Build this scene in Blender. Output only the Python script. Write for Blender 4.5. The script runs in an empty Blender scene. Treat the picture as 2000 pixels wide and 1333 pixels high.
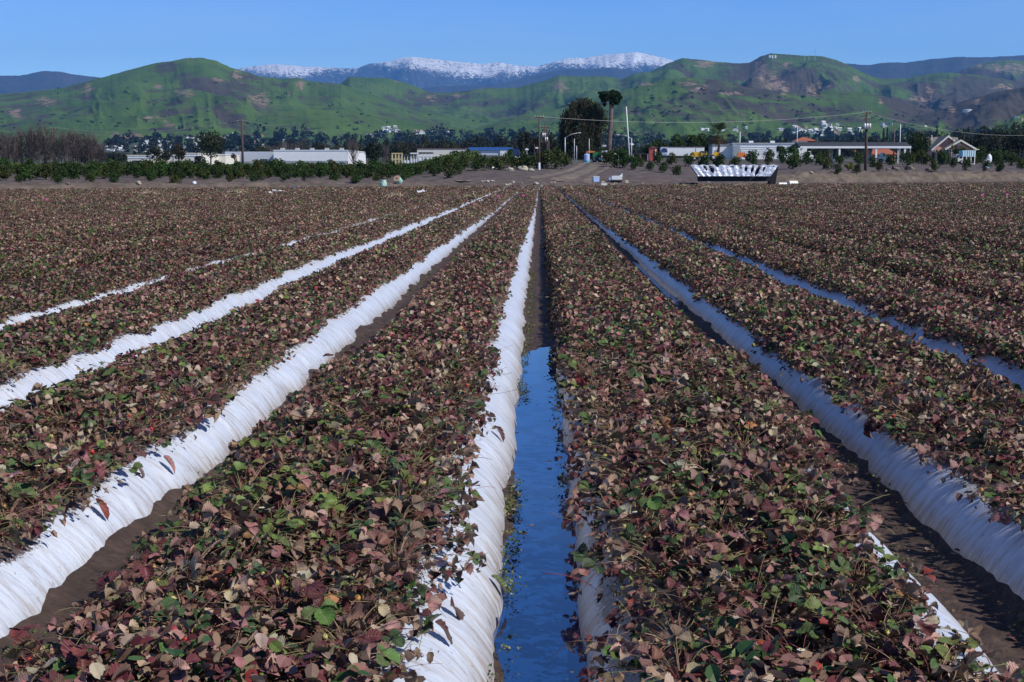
import bpy, math, random
import numpy as np
from mathutils import Matrix, Vector
R = math.radians
rng = np.random.default_rng(7)
random.seed(7)
SC = bpy.context.scene
COL = SC.collection

# ---------------------------------------------------------------- camera
CAMZ = 1.65
F = 2778.0                       # focal length in photograph pixels (50 mm)
PITCH, YAW = math.atan((666.5 - 338) / F), math.atan(55 * .993 / F)
cd = bpy.data.cameras.new("Camera"); cam = bpy.data.objects.new("Camera", cd); COL.objects.link(cam)
cam.location = (0, 0, CAMZ)
cam.rotation_euler = (R(90) - PITCH, 0, YAW)
cd.lens = 50.0; cd.sensor_width = 36; cd.clip_start = .1; cd.clip_end = 90000
SC.camera = cam
CM = Matrix.Rotation(YAW, 3, 'Z') @ Matrix.Rotation(R(90) - PITCH, 3, 'X')

def at(px, py, Y):
    d = CM @ Vector(((px - 1000) / F, (666.5 - py) / F, -1))
    k = Y / d.y
    return Vector((d.x * k, Y, CAMZ + d.z * k))
def xat(px, Y): return at(px, 338, Y).x
def zat(py, Y, px=1000): return at(px, py, Y).z

# ---------------------------------------------------------------- world, sun
SUN_EL, SUN_AZ = 43.0, 116.0      # azimuth clockwise from +Y (the way the rows run)
W = bpy.data.worlds.new("World"); SC.world = W; W.use_nodes = True
nt = W.node_tree; nd = nt.nodes; lk = nt.links
bg = nd["Background"]; bg.inputs[1].default_value = .125
sky = nd.new('ShaderNodeTexSky'); sky.sky_type = 'NISHITA'; sky.sun_disc = False
sky.sun_elevation = R(SUN_EL); sky.sun_rotation = R(SUN_AZ)
sky.altitude = 2500; sky.air_density = 1.0; sky.dust_density = 0.0; sky.ozone_density = 3.0
tc = nd.new('ShaderNodeTexCoord'); mp = nd.new('ShaderNodeMapping')
mp.inputs['Scale'].default_value = (2.2, 2.2, 11); mp.inputs['Rotation'].default_value = (R(4), R(7), 0)
ns = nd.new('ShaderNodeTexNoise'); ns.inputs['Scale'].default_value = 1.6; ns.inputs['Detail'].default_value = 7; ns.inputs['Roughness'].default_value = .62
cr = nd.new('ShaderNodeValToRGB'); cr.color_ramp.elements[0].position = .47; cr.color_ramp.elements[1].position = .85
cr.color_ramp.elements[1].color = (.42, .42, .42, 1)
mx = nd.new('ShaderNodeMix'); mx.data_type = 'RGBA'; mx.inputs[7].default_value = (5.0, 5.2, 5.6, 1)
lk.new(tc.outputs['Generated'], mp.inputs[0]); lk.new(mp.outputs[0], ns.inputs['Vector']); lk.new(ns.outputs[0], cr.inputs[0])
lk.new(cr.outputs[0], mx.inputs[0]); lk.new(sky.outputs[0], mx.inputs[6]); tnt = nd.new('ShaderNodeMix'); tnt.data_type = 'RGBA'; tnt.blend_type = 'MULTIPLY'; tnt.inputs[0].default_value = 1; sxy = nd.new('ShaderNodeSeparateXYZ'); lk.new(tc.outputs['Generated'], sxy.inputs[0]); gr = nd.new('ShaderNodeValToRGB'); lk.new(sxy.outputs[2], gr.inputs[0]); gr.color_ramp.elements[0].position = .0; gr.color_ramp.elements[0].color = (1.0, 1.0, 1.0, 1); gr.color_ramp.elements[1].position = .55; gr.color_ramp.elements[1].color = (.14, .18, .31, 1); gm_ = gr.color_ramp.elements.new(.16); gm_.color = (.33, .48, .84, 1); hue = nd.new('ShaderNodeVectorMath'); hue.operation = 'MULTIPLY'; hue.inputs[1].default_value = (1.62, 1.86, 1.84); lk.new(gr.outputs[0], hue.inputs[0]); lk.new(hue.outputs[0], tnt.inputs[7]); lk.new(mx.outputs[2], tnt.inputs[6]); lk.new(tnt.outputs[2], bg.inputs[0])
sd = bpy.data.lights.new("Sun", 'SUN'); sun = bpy.data.objects.new("Sun", sd); COL.objects.link(sun)
sd.energy = 5.0; sd.angle = R(.5); sd.color = (1, .94, .86)
a, e = R(SUN_AZ), R(SUN_EL)
sun.rotation_euler = (-Vector((math.sin(a) * math.cos(e), math.cos(a) * math.cos(e), math.sin(e)))).to_track_quat('-Z', 'Y').to_euler()
SC.view_settings.view_transform = 'Standard'; SC.view_settings.look = 'None'
SC.view_settings.exposure = -0.06; SC.view_settings.gamma = 1
SC.cycles.max_bounces = 6; SC.cycles.diffuse_bounces = 3; SC.cycles.glossy_bounces = 3
SC.cycles.transparent_max_bounces = 8; SC.cycles.volume_bounces = 0
SC.cycles.use_denoising = True

# ---------------------------------------------------------------- noise
def _h(ix, iy, s):
    n = (ix.astype(np.int64) * 374761393 + iy.astype(np.int64) * 668265263 + s * 1274126177) & 0xffffffff
    n = ((n ^ (n >> 13)) * 1274126177) & 0xffffffff
    return ((n ^ (n >> 16)) & 0xffff) / 32767.5 - 1.0
def vn(x, y, s=0):
    x = np.asarray(x, float); y = np.asarray(y, float)
    ix = np.floor(x); iy = np.floor(y); fx = x - ix; fy = y - iy
    fx = fx * fx * fx * (fx * (fx * 6 - 15) + 10); fy = fy * fy * fy * (fy * (fy * 6 - 15) + 10)
    a_ = _h(ix, iy, s); b_ = _h(ix + 1, iy, s); c_ = _h(ix, iy + 1, s); d_ = _h(ix + 1, iy + 1, s)
    return a_ + (b_ - a_) * fx + (c_ - a_) * fy + (a_ - b_ - c_ + d_) * fx * fy
def fbm(x, y, s=0, o=4, g=.5, ridged=False):
    r = 0; am = 1; t = 0; x = np.asarray(x, float); y = np.asarray(y, float)
    for i in range(o):
        v = vn(x, y, s + i * 17)
        if ridged: v = 1 - 2 * np.abs(v)
        r = r + v * am; t += am; am *= g
        x, y = x * 1.83 + y * .71 + 3.1, y * 1.83 - x * .71 + 1.7
    return r / t
def sst(x, a, b):
    t = np.clip((np.asarray(x, float) - a) / (b - a), 0, 1); return t * t * (3 - 2 * t)

# ---------------------------------------------------------------- terrain height
S = 1.65
def edge(X): return 145 + .8 * np.asarray(X, float)
TL = ([-9, 0, 4, 5.6, 14, 22, 40, 80, 150, 260, 400], [0, .02, .15, .7, 1.0, 1.2, 1.45, 1.7, 2.1, 2.9, 4.4])
TR = ([-9, 0, 4, 6.2, 14, 22, 40, 70, 110, 160, 300, 400], [0, .05, .5, 1.55, 1.95, 2.3, 2.9, 3.7, 4.5, 5.2, 6.5, 7])
TC = ([-9, 0, 4, 7, 14, 22, 40, 70, 110, 160, 300, 400], [0, .05, .4, .65, 1.2, 1.75, 2.8, 3.6, 4.4, 5.1, 6.3, 7])
TF = ([0, 450, 600, 1200, 1600, 2200, 2600, 3500, 9000], [5, 5.5, 7, 14, 24, 42, 55, 72, 90])
def T(X, Y):
    X = np.asarray(X, float); Y = np.asarray(Y, float)
    s = Y - edge(X); tn = X / np.maximum(Y, 1)
    l = np.interp(s, *TL); r = np.interp(s, *TR); c = np.interp(s, *TC)
    wr = sst(tn, .13, .19); wl = 1 - sst(tn, -.10, -.045)
    h = c * (1 - wr) * (1 - wl) + r * wr + l * wl
    n = fbm(X * .55, s * .8, 3, 4)
    rough = sst(s, 2, 5) * (1 - sst(s, 9, 16))
    h = h + n * .28 * rough + rough * wr * .35 * fbm(X * 1.4, s * .5, 9, 3, ridged=True) + .06 * n * sst(s, 0, 3)
    h = h + .10 * fbm(X * .08, Y * .08, 5, 2) * sst(s, 3, 20)
    f = sst(Y, 400, 620)
    return h * (1 - f) + (np.interp(Y, *TF) + 2.5 * fbm(X * .006, Y * .006, 8, 3) * sst(Y, 500, 1200)) * f
def gz(X, Y): return float(T(X, Y))

# ---------------------------------------------------------------- mesh building
class G:
    def __init__(s): s.v = []; s.f = []; s.c = []; s.uv = []; s.n = 0
    def add(s, v, f, c=None, uv=None):
        v = np.asarray(v, float).reshape(-1, 3)
        f = np.asarray(f, np.int64)
        if f.shape[1] == 3: f = np.hstack([f, -np.ones((len(f), 1), np.int64)])
        g = np.where(f >= 0, f + s.n, -1)
        s.v.append(v); s.f.append(g); s.n += len(v)
        if c is None: c = (1, 1, 1)
        c = np.asarray(c, float)
        if c.ndim == 1: c = np.tile(c[:3], (len(v), 1))
        s.c.append(c[:, :3])
        s.uv.append(np.zeros((len(v), 2)) if uv is None else np.asarray(uv, float))
        return s
    def box(s, c, d, rz=0, rx=0, ry=0, col=None):
        v = np.array([[x, y, z] for z in (-.5, .5) for y in (-.5, .5) for x in (-.5, .5)]) * np.array(d)
        if rz or rx or ry:
            m = np.array(Matrix.Rotation(rz, 3, 'Z') @ Matrix.Rotation(ry, 3, 'Y') @ Matrix.Rotation(rx, 3, 'X')); v = v @ m.T
        return s.add(v + np.array(c), [[0, 2, 3, 1], [4, 5, 7, 6], [0, 1, 5, 4], [2, 6, 7, 3], [0, 4, 6, 2], [1, 3, 7, 5]], col)
    def tube(s, pts, rad, n=6, col=None, cap=True):
        pts = np.asarray(pts, float); m = len(pts)
        rad = np.broadcast_to(np.asarray(rad, float), (m,))
        tg = np.gradient(pts, axis=0); tg /= np.linalg.norm(tg, axis=1)[:, None] + 1e-9
        ref = np.array([0, 0, 1.0]) if abs(tg[:, 2]).mean() < .8 else np.array([1.0, 0, 0])
        u = np.cross(tg, ref); u /= np.linalg.norm(u, axis=1)[:, None] + 1e-9; w = np.cross(tg, u)
        an = np.arange(n) * 2 * math.pi / n
        v = pts[:, None] + rad[:, None, None] * (np.cos(an)[None, :, None] * u[:, None] + np.sin(an)[None, :, None] * w[:, None])
        i = np.arange(m - 1)[:, None] * n; j = np.arange(n)[None]; k = (j + 1) % n
        f = np.stack([i + j, i + k, i + n + k, i + n + j], -1).reshape(-1, 4)
        v = v.reshape(-1, 3)
        if cap:
            v = np.vstack([v, pts[0], pts[-1]]); b = m * n
            f1 = [[k, j, b, -1] for j, k in zip(range(n), list(range(1, n)) + [0])]
            f2 = [[b - n + j, b - n + k, b + 1, -1] for j, k in zip(range(n), list(range(1, n)) + [0])]
            f = np.vstack([f, f1, f2])
        return s.add(v, f, col)
    def cyl(s, p0, p1, r0, r1=None, n=10, col=None):
        return s.tube([p0, p1], [r0, r0 if r1 is None else r1], n, col)
    def prism(s, poly, y0, y1, col=None, axis='y'):
        p = np.asarray(poly, float); n = len(p)
        if axis == 'y': v = np.vstack([np.c_[p[:, 0], np.full(n, y0), p[:, 1]], np.c_[p[:, 0], np.full(n, y1), p[:, 1]]])
        elif axis == 'x': v = np.vstack([np.c_[np.full(n, y0), p[:, 0], p[:, 1]], np.c_[np.full(n, y1), p[:, 0], p[:, 1]]])
        else: v = np.vstack([np.c_[p[:, 0], p[:, 1], np.full(n, y0)], np.c_[p[:, 0], p[:, 1], np.full(n, y1)]])
        v = np.vstack([v, v[:n].mean(0), v[n:].mean(0)])
        f = [[i, (i + 1) % n, n + (i + 1) % n, n + i] for i in range(n)]
        f += [[(i + 1) % n, i, 2 * n, -1] for i in range(n)] + [[n + i, n + (i + 1) % n, 2 * n + 1, -1] for i in range(n)]
        return s.add(v, f, col)
    def blob(s, c, r, seed=0, amp=.2, n=10, col=None, fr=1.6):
        m = n * 2; th = np.linspace(0, math.pi, n + 1)[1:-1]; ph = np.arange(m) * 2 * math.pi / m
        t, p = np.meshgrid(th, ph, indexing='ij')
        d = np.stack([np.sin(t) * np.cos(p), np.sin(t) * np.sin(p), np.cos(t)], -1).reshape(-1, 3)
        d = np.vstack([d, [0, 0, 1], [0, 0, -1]])
        k = 1 + amp * (vn(d[:, 0] * fr + seed * 3.3 + d[:, 2] * 2, d[:, 1] * fr - d[:, 2] * fr, seed) + .5 * vn(d[:, 0] * fr * 3 + seed, d[:, 1] * fr * 3 + d[:, 2] * fr * 3, seed + 5))
        v = d * k[:, None] * np.array(r) + np.array(c)
        f = []
        for i in range(n - 2):
            for j in range(m): f.append([i * m + j, (i + 1) * m + j, (i + 1) * m + (j + 1) % m, i * m + (j + 1) % m])
        b = (n - 1) * m
        for j in range(m): f.append([b, j, (j + 1) % m, -1]); f.append([b + 1, b - m + (j + 1) % m, b - m + j, -1])
        return s.add(v, f, col)
    def mesh(s, name, mat, smooth=False, uv=False):
        v = np.vstack(s.v); f = np.vstack(s.f); c = np.vstack(s.c)
        tri = f[:, 3] < 0
        tot = np.where(tri, 3, 4); st = np.concatenate([[0], np.cumsum(tot)[:-1]])
        li = f.reshape(-1); li = li[li >= 0]
        me = bpy.data.meshes.new(name)
        me.vertices.add(len(v)); me.vertices.foreach_set('co', v.ravel())
        me.loops.add(len(li)); me.loops.foreach_set('vertex_index', li.astype(np.int32))
        me.polygons.add(len(f)); me.polygons.foreach_set('loop_start', st.astype(np.int32)); me.polygons.foreach_set('loop_total', tot.astype(np.int32))
        me.polygons.foreach_set('use_smooth', np.full(len(f), smooth))
        ca = me.color_attributes.new('tint', 'FLOAT_COLOR', 'POINT')
        ca.data.foreach_set('color', np.hstack([c, np.ones((len(c), 1))]).ravel())
        if uv:
            u = np.vstack(s.uv); l = me.uv_layers.new(name='UVMap'); l.data.foreach_set('uv', u[li].ravel())
        me.update(calc_edges=True); me.validate()
        me.materials.append(mat); return me
    def obj(s, name, mat, parent=None, smooth=False, uv=False, loc=None, rz=0):
        o = bpy.data.objects.new(name, s.mesh(name, mat, smooth, uv)); COL.objects.link(o)
        if parent: o.parent = parent
        if loc is not None: o.location = loc
        if rz: o.rotation_euler[2] = rz
        return o
def tag(o, label=None, cat=None, group=None, kind=None):
    if label: o['label'] = label
    if cat: o['category'] = cat
    if group: o['group'] = group
    if kind: o['kind'] = kind
    return o
def empty(name, loc, label, cat, group=None, rz=0):
    o = bpy.data.objects.new(name, None); COL.objects.link(o); o.location = loc; o.rotation_euler[2] = rz
    return tag(o, label, cat, group)
KIDS = {}
def copy_tree(o, loc=None, rz=None, sc=None, label=None, group=None, parent=None):
    c = o.copy(); COL.objects.link(c)
    if parent is not None: c.parent = parent
    if loc is not None: c.location = loc
    if rz is not None: c.rotation_euler[2] = rz
    if sc is not None: c.scale = (sc, sc, sc) if isinstance(sc, (int, float)) else sc
    if label: c['label'] = label
    if group: c['group'] = group
    if o.name not in KIDS: KIDS[o.name] = list(o.children)
    for ch in KIDS[o.name]: copy_tree(ch, parent=c)
    return c

# ---------------------------------------------------------------- materials
def mat(name, col=(.5, .5, .5), rough=.7, var=.15, scale=3.0, bump=0.0, bscale=None, attr=False, metal=0, spec=.5, vec='Object', stretch=None, col2=None, trans=0, back=None):
    m = bpy.data.materials.new(name); m.use_nodes = True
    n = m.node_tree.nodes; l = m.node_tree.links; b = n['Principled BSDF']
    b.inputs['Roughness'].default_value = rough; b.inputs['Metallic'].default_value = metal
    b.inputs['Specular IOR Level'].default_value = spec
    t = n.new('ShaderNodeTexCoord'); src = t.outputs[vec]
    if stretch:
        mp = n.new('ShaderNodeMapping'); mp.inputs['Scale'].default_value = stretch; l.new(src, mp.inputs[0]); src = mp.outputs[0]
    ns = n.new('ShaderNodeTexNoise'); ns.inputs['Scale'].default_value = scale; ns.inputs['Detail'].default_value = 6; ns.inputs['Roughness'].default_value = .6
    l.new(src, ns.inputs['Vector'])
    if attr:
        at_ = n.new('ShaderNodeAttribute'); at_.attribute_name = 'tint'; base = at_.outputs['Color']
        mu = n.new('ShaderNodeMix'); mu.data_type = 'RGBA'; mu.blend_type = 'MULTIPLY'; mu.inputs[0].default_value = 1
        l.new(base, mu.inputs[6]); mu.inputs[7].default_value = (*col, 1); base = mu.outputs[2]
    else:
        rg = n.new('ShaderNodeRGB'); rg.outputs[0].default_value = (*col, 1); base = rg.outputs[0]
    if col2:
        mu = n.new('ShaderNodeMix'); mu.data_type = 'RGBA'; r_ = n.new('ShaderNodeMapRange'); r_.inputs[1].default_value = .42; r_.inputs[2].default_value = .62
        l.new(ns.outputs[0], r_.inputs[0]); l.new(r_.outputs[0], mu.inputs[0]); l.new(base, mu.inputs[6]); mu.inputs[7].default_value = (*col2, 1); base = mu.outputs[2]
    if var:
        r_ = n.new('ShaderNodeMapRange'); r_.inputs[1].default_value = .3; r_.inputs[2].default_value = .7
        r_.inputs[3].default_value = 1 - var; r_.inputs[4].default_value = 1 + var; l.new(ns.outputs[0], r_.inputs[0])
        vm = n.new('ShaderNodeVectorMath'); vm.operation = 'SCALE'; l.new(base, vm.inputs[0]); l.new(r_.outputs[0], vm.inputs[3]); base = vm.outputs[0]
    if back:
        g = n.new('ShaderNodeNewGeometry'); mu = n.new('ShaderNodeMix'); mu.data_type = 'RGBA'
        bk = n.new('ShaderNodeMix'); bk.data_type = 'RGBA'; bk.inputs[0].default_value = back[3]; l.new(base, bk.inputs[6]); bk.inputs[7].default_value = (*back[:3], 1)
        l.new(g.outputs['Backfacing'], mu.inputs[0]); l.new(base, mu.inputs[6]); l.new(bk.outputs[2], mu.inputs[7]); base = mu.outputs[2]
    l.new(base, b.inputs['Base Color'])
    if bump:
        bp = n.new('ShaderNodeBump'); bp.inputs['Strength'].default_value = 1; bp.inputs['Distance'].default_value = bump
        n2 = n.new('ShaderNodeTexNoise'); n2.inputs['Scale'].default_value = bscale or scale * 3; n2.inputs['Detail'].default_value = 5
        l.new(src, n2.inputs['Vector']); l.new(n2.outputs[0], bp.inputs['Height']); l.new(bp.outputs[0], b.inputs['Normal'])
    if trans:
        tr = n.new('ShaderNodeBsdfTranslucent'); ms = n.new('ShaderNodeMixShader'); ms.inputs[0].default_value = trans
        l.new(base, tr.inputs[0]); l.new(b.outputs[0], ms.inputs[1]); l.new(tr.outputs[0], ms.inputs[2]); l.new(ms.outputs[0], n['Material Output'].inputs[0])
    m['ns'] = 1
    return m
M = {}
M['soil'] = mat('wet_soil', (.058, .039, .031), .7, .45, 7, .025, 22, spec=.3)
M['dirt'] = mat('dry_dirt', (.13, .10, .085), .95, .3, .6, .05, 3, attr=False, col2=(.19, .155, .12))
M['ground'] = mat('ground', (1, 1, 1), .95, .25, .05, attr=True)
M['leaf'] = mat('strawberry_leaf', (1, 1, 1), .5, .22, 40, 0, attr=True, spec=.22, back=(.44, .31, .22, .5))
M['stem'] = mat('stem', (1, 1, 1), .5, .2, 30, attr=True)
M['berry'] = mat('berry', (1, 1, 1), .3, .15, 60, .002, 300, attr=True)
M['petal'] = mat('petal', (.8, .8, .76), .6, .05)
M['foliage'] = mat('tree_foliage', (1, 1, 1), .7, .2, 1.2, attr=True, trans=.2, spec=.12)
M['bark'] = mat('bark', (.13, .095, .075), .9, .3, 2, .03, 8)
M['palebark'] = mat('pale_bark', (.13, .095, .085), .9, .25, 2, .03, 8)
M['twig'] = mat('bare_twigs', (.105, .078, .070), .9, .2, .5)
M['white'] = mat('white_paint', (.78, .79, .80), .5, .05, .6)
M['cream'] = mat('cream_wall', (.70, .68, .60), .8, .06, .3)
M['grey'] = mat('grey_metal', (.38, .40, .42), .5, .1, 1)
M['galv'] = mat('galvanised_metal', (.55, .57, .6), .45, .1, 1, metal=.2)
M['dark'] = mat('dark_rubber', (.02, .02, .022), .7, .2, 2)
M['glass'] = mat('dark_glass', (.02, .03, .04), .12, 0, 1)
M['wood'] = mat('pole_wood', (.085, .052, .040), .9, .25, 1, .01, stretch=(8, 8, .6))
M['wire'] = mat('wire', (.42, .42, .40), .5, 0)
M['tint'] = mat('painted', (1, 1, 1), .55, .08, 1.5, attr=True)
M['roofdark'] = mat('dark_roofing', (.035, .038, .05), .8, .2, 1)
M['shingle'] = mat('roof_shingle', (.17, .165, .155), .9, .15, 2, stretch=(1, 1, 6))
M['pink'] = mat('salmon_siding', (.62, .31, .25), .8, .08, 1, .01, 12, stretch=(.1, .1, 3))
def tintbox(col): return np.array(col, float)
# ================================================================ THE FIELD
def bed_z(u, hw=.69):
    """height of a bed's plastic at lateral offset u from its centre"""
    a = np.clip((np.abs(u) - .34) / np.maximum(hw - .34, .01), 0, 1)
    return .245 * np.power(np.clip(1 - a ** 2.3, 0, 1), .85)
def foliage_limits(k):
    l, r = -.61, .62
    if k == -1: r = .43
    elif k == -2: r = .49
    elif k == -3: r = .50
    elif k == -4: r = .53
    elif k == -5: r = .63
    if k == 0: l = -.67
    if k == 1: l, r = -.57, .62
    if k == 2: l = -.56
    if k == 3: l = -.68
    if k < -5 or k > 3: l, r = -.74, .74
    return l, r
def limit_noise(k, Y, side): return .10 * fbm(np.asarray(Y, float) * 1.4, np.full(np.shape(Y), k * 7.7 + side * 3.1), 21, 4, .65) - (.22 * (1 - sst(np.asarray(Y, float), 6.2, 7.6)) if (k == 0 and side == 1) else 0)

def plastic_material():
    m = bpy.data.materials.new('white_plastic_mulch'); m.use_nodes = True
    n = m.node_tree.nodes; l = m.node_tree.links; b = n['Principled BSDF']
    b.inputs['Roughness'].default_value = .32; b.inputs['Specular IOR Level'].default_value = .5
    tc = n.new('ShaderNodeTexCoord')
    def noise(sc, stretch, det=5, rg=.6, rot=0):
        mp = n.new('ShaderNodeMapping'); mp.inputs['Scale'].default_value = stretch; mp.inputs['Rotation'].default_value = (0, 0, rot)
        ns = n.new('ShaderNodeTexNoise'); ns.inputs['Scale'].default_value = sc; ns.inputs['Detail'].default_value = det; ns.inputs['Roughness'].default_value = rg
        ns.inputs['Distortion'].default_value = .4
        l.new(tc.outputs['Object'], mp.inputs[0]); l.new(mp.outputs[0], ns.inputs['Vector']); return ns.outputs[0]
    def rng_(v, a, b_, c=0, d=1):
        r = n.new('ShaderNodeMapRange'); r.inputs[1].default_value = a; r.inputs[2].default_value = b_; r.inputs[3].default_value = c; r.inputs[4].default_value = d; l.new(v, r.inputs[0]); return r.outputs[0]
    def mix(f, a, b_):
        x = n.new('ShaderNodeMix'); x.data_type = 'RGBA'; l.new(f, x.inputs[0])
        for i, q in ((6, a), (7, b_)):
            if isinstance(q, tuple): x.inputs[i].default_value = (*q, 1)
            else: l.new(q, x.inputs[i])
        return x.outputs[2]
    def mth(op, a, b_):
        x = n.new('ShaderNodeMath'); x.operation = op
        for i, q in enumerate((a, b_)):
            if isinstance(q, (int, float)): x.inputs[i].default_value = q
            else: l.new(q, x.inputs[i])
        x.use_clamp = True
        return x.outputs[0]
    at_ = n.new('ShaderNodeAttribute'); at_.attribute_name = 'tint'
    sp = n.new('ShaderNodeSeparateColor'); l.new(at_.outputs['Color'], sp.inputs[0])
    streak = noise(1, (5, 26, 5), 6, .65, .35); fine = noise(1, (60, 60, 60), 4)
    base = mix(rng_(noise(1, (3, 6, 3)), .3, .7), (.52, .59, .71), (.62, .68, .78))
    base = mix(mth('MULTIPLY', rng_(streak, .47, .68, 0, .75), 1.0), base, (.36, .31, .27))
    low = mth('MULTIPLY', sp.outputs[1], rng_(streak, .32, .6, .15, 1.0))
    base = mix(low, base, (.22, .17, .14))
    spot = rng_(noise(1, (38, 60, 38), 3, .7), .64, .70, 0, .7)
    base = mix(spot, base, (.12, .09, .07))
    mudf = mth('ADD', mth('MULTIPLY', sp.outputs[0], 1.6), rng_(fine, .3, .7, -.55, .25)); mud2 = n.new('ShaderNodeMapRange'); mud2.inputs[1].default_value = .35; mud2.inputs[2].default_value = .6; l.new(mudf, mud2.inputs[0])
    base = mix(mud2.outputs[0], base, mix(fine, (.055, .038, .032), (.13, .095, .078)))
    l.new(base, b.inputs['Base Color'])
    w1 = noise(1, (7, 34, 7), 5, .6, .30); w2 = noise(1, (2.2, 9, 2.2), 3, .5, -.2); w3 = noise(1, (16, 90, 16), 3, .5, .42)
    h = mth('ADD', mth('MULTIPLY', w1, .5), mth('MULTIPLY', w3, .14))
    h2 = mth('ADD', h, mth('MULTIPLY', w2, .36))
    bp = n.new('ShaderNodeBump'); bp.inputs['Distance'].default_value = .026; bp.inputs['Strength'].default_value = .5
    l.new(h2, bp.inputs['Height']); l.new(bp.outputs[0], b.inputs['Normal'])
    return m
M['plastic'] = plastic_material()

def ygrid(y0, y1, near=.035):
    ys = [y0]
    while ys[-1] < y1: ys.append(ys[-1] + max(near, min(3.0, ys[-1] * ys[-1] * .00045)))
    ys[-1] = y1; return np.array(ys)
def bed_mesh(g, k, y0, y1, nu=27, near=.035, detail=True):
    c = (k + .5) * S
    ys = ygrid(y0, y1, near) if detail else np.arange(y0, y1 + 2.9, 3.0)
    u = np.sin(np.linspace(-1, 1, nu) * math.pi / 2 * .92) / math.sin(math.pi / 2 * .92)
    Y, U = np.meshgrid(ys, u, indexing='ij')
    sc = lambda side: .016 * np.abs(np.sin(Y * 4.1 + side + 1.7 * vn(Y * .6, Y * 0 + side, 4 + k))) + .030 * fbm(Y * 1.1, Y * 0 + side * 5 + k * 3, 31, 3)
    hw = .662 + np.where(U > 0, sc(1), sc(2)) * (1 if detail else 0)
    lat = U * hw
    z = bed_z(lat, hw)
    ed = np.clip((np.abs(lat) - .40) / .2, 0, 1)
    if detail:
        fold = fbm(Y * 5.0 + lat * 2.5, lat * 1.3 + Y * 0 + k * 9, 51, 3) * .013 * np.clip(.6 + 1.3 * fbm(Y * .8, lat * 2 + k, 83, 2), .1, 1.6) + fbm(Y * 15 + lat * 6, lat * 2 + k * 3, 57, 2) * .005
        z = z + fold * np.clip(ed * 1.2, 0, 1) * (bed_z(lat, hw) > .01)
        lat = lat + np.sign(U) * ed * (fbm(Y * 6 + 3, lat * 2 + k, 61, 3) * .012)
    z = np.where(np.abs(U) > .995, -.05, z)
    l, r = foliage_limits(k)
    d = np.where(U > 0, r - .05 + limit_noise(k, Y, 1) - lat, lat - (l + .08 - limit_noise(k, Y, 0)))
    mud = np.clip(.5 + d / .10, 0, 1)
    if not detail: mud = np.ones_like(mud)
    base = np.clip((.13 - z) / .11, 0, 1) * .9
    v = np.stack([c + lat, Y, z], -1).reshape(-1, 3)
    n0, n1 = Y.shape; i = np.arange(n0 - 1)[:, None] * n1; j = np.arange(n1 - 1)[None]
    f = np.stack([i + j, i + j + 1, i + n1 + j + 1, i + n1 + j], -1).reshape(-1, 4)
    col = np.stack([mud, base, 0 * base], -1).reshape(-1, 3)
    g.add(v, f, col)
BEDLAB = {-1: "long white plastic strawberry bed whose sunlit side borders the left of the middle water channel",
          0: "long strawberry bed directly right of the middle water channel, nearly hidden by leaves",
          -2: "second strawberry bed left of the water channel, with the broadest bright white plastic side",
          1: "second strawberry bed right of the water channel, with shaded bluish wrinkled plastic side",
          -3: "third strawberry bed left of the water channel, showing a narrower white plastic strip",
          2: "third strawberry bed right of the water channel, showing a ragged blue plastic strip",
          -4: "fourth strawberry bed left of the water channel, showing thin broken white plastic",
          3: "fourth strawberry bed right of the water channel, almost wholly covered in leaves"}
for k in range(-4, 4):
    g = G(); bed_mesh(g, k, 2.2, float(edge((k + .5) * S)) - 2)
    tag(g.obj('raised_bed', M['plastic'], smooth=True), BEDLAB[k], 'planting bed', 'plastic covered beds')
g = G()
for k in list(range(-62, -4)) + list(range(4, 70)):
    c = (k + .5) * S; y1 = float(edge(c)) - 2
    y0 = max(2.2, abs(c) / .45 - 2)
    if y1 > y0 + 6: bed_mesh(g, k, y0, y1, nu=11, detail=False)
tag(g.obj('outer_beds', M['plastic'], smooth=True), kind='structure')

# furrow soil: a strip between every two of the near beds, and a flat sheet under the field
WATER = {0: (-9, 13.9), 1: (17.5, 27.0)}
g = G()
for j in range(-4, 5):
    c = j * S; ys = ygrid(1.5, float(edge(c)) - 1, .05); u = np.linspace(-.24, .24, 15)
    Y, U = np.meshgrid(ys, u, indexing='ij')
    z = .012 * fbm(Y * 2.2, U * 5 + j * 11, 71, 4) + .006 * fbm(Y * 9, U * 12 + j, 73, 2)
    z += .05 * np.clip((np.abs(U) - .10) / .1, 0, 1) ** 1.5
    z += .035 * np.clip(vn(Y * .9, Y * 0 + j, 77), 0, 1) * (U < -.03)
    if j in WATER:
        a, b = WATER[j]; inside = sst(Y, a, a + 1.5) * (1 - sst(Y, b - 1.2, b + .3)) if j else 1 - sst(Y, b - 1.2, b + .3)
        z -= .05 * inside
    v = np.stack([c + U, Y, z], -1).reshape(-1, 3); n0, n1 = Y.shape; i = np.arange(n0 - 1)[:, None] * n1; q = np.arange(n1 - 1)[None]
    g.add(v, np.stack([i + q, i + q + 1, i + n1 + q + 1, i + n1 + q], -1).reshape(-1, 4))
tag(g.obj('furrow_soil', M['soil'], smooth=True), kind='structure')
g = G(); v = []; f = []
xs = np.arange(-320, 520, 20.0)
for i, x in enumerate(xs): v += [(x, -60, -.06), (x, float(edge(x)) + 1.5, -.06)]
for i in range(len(xs) - 1): f.append([2 * i, 2 * i + 2, 2 * i + 3, 2 * i + 1])
g.add(v, f); tag(g.obj('field_ground', M['soil']), kind='structure')

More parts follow.
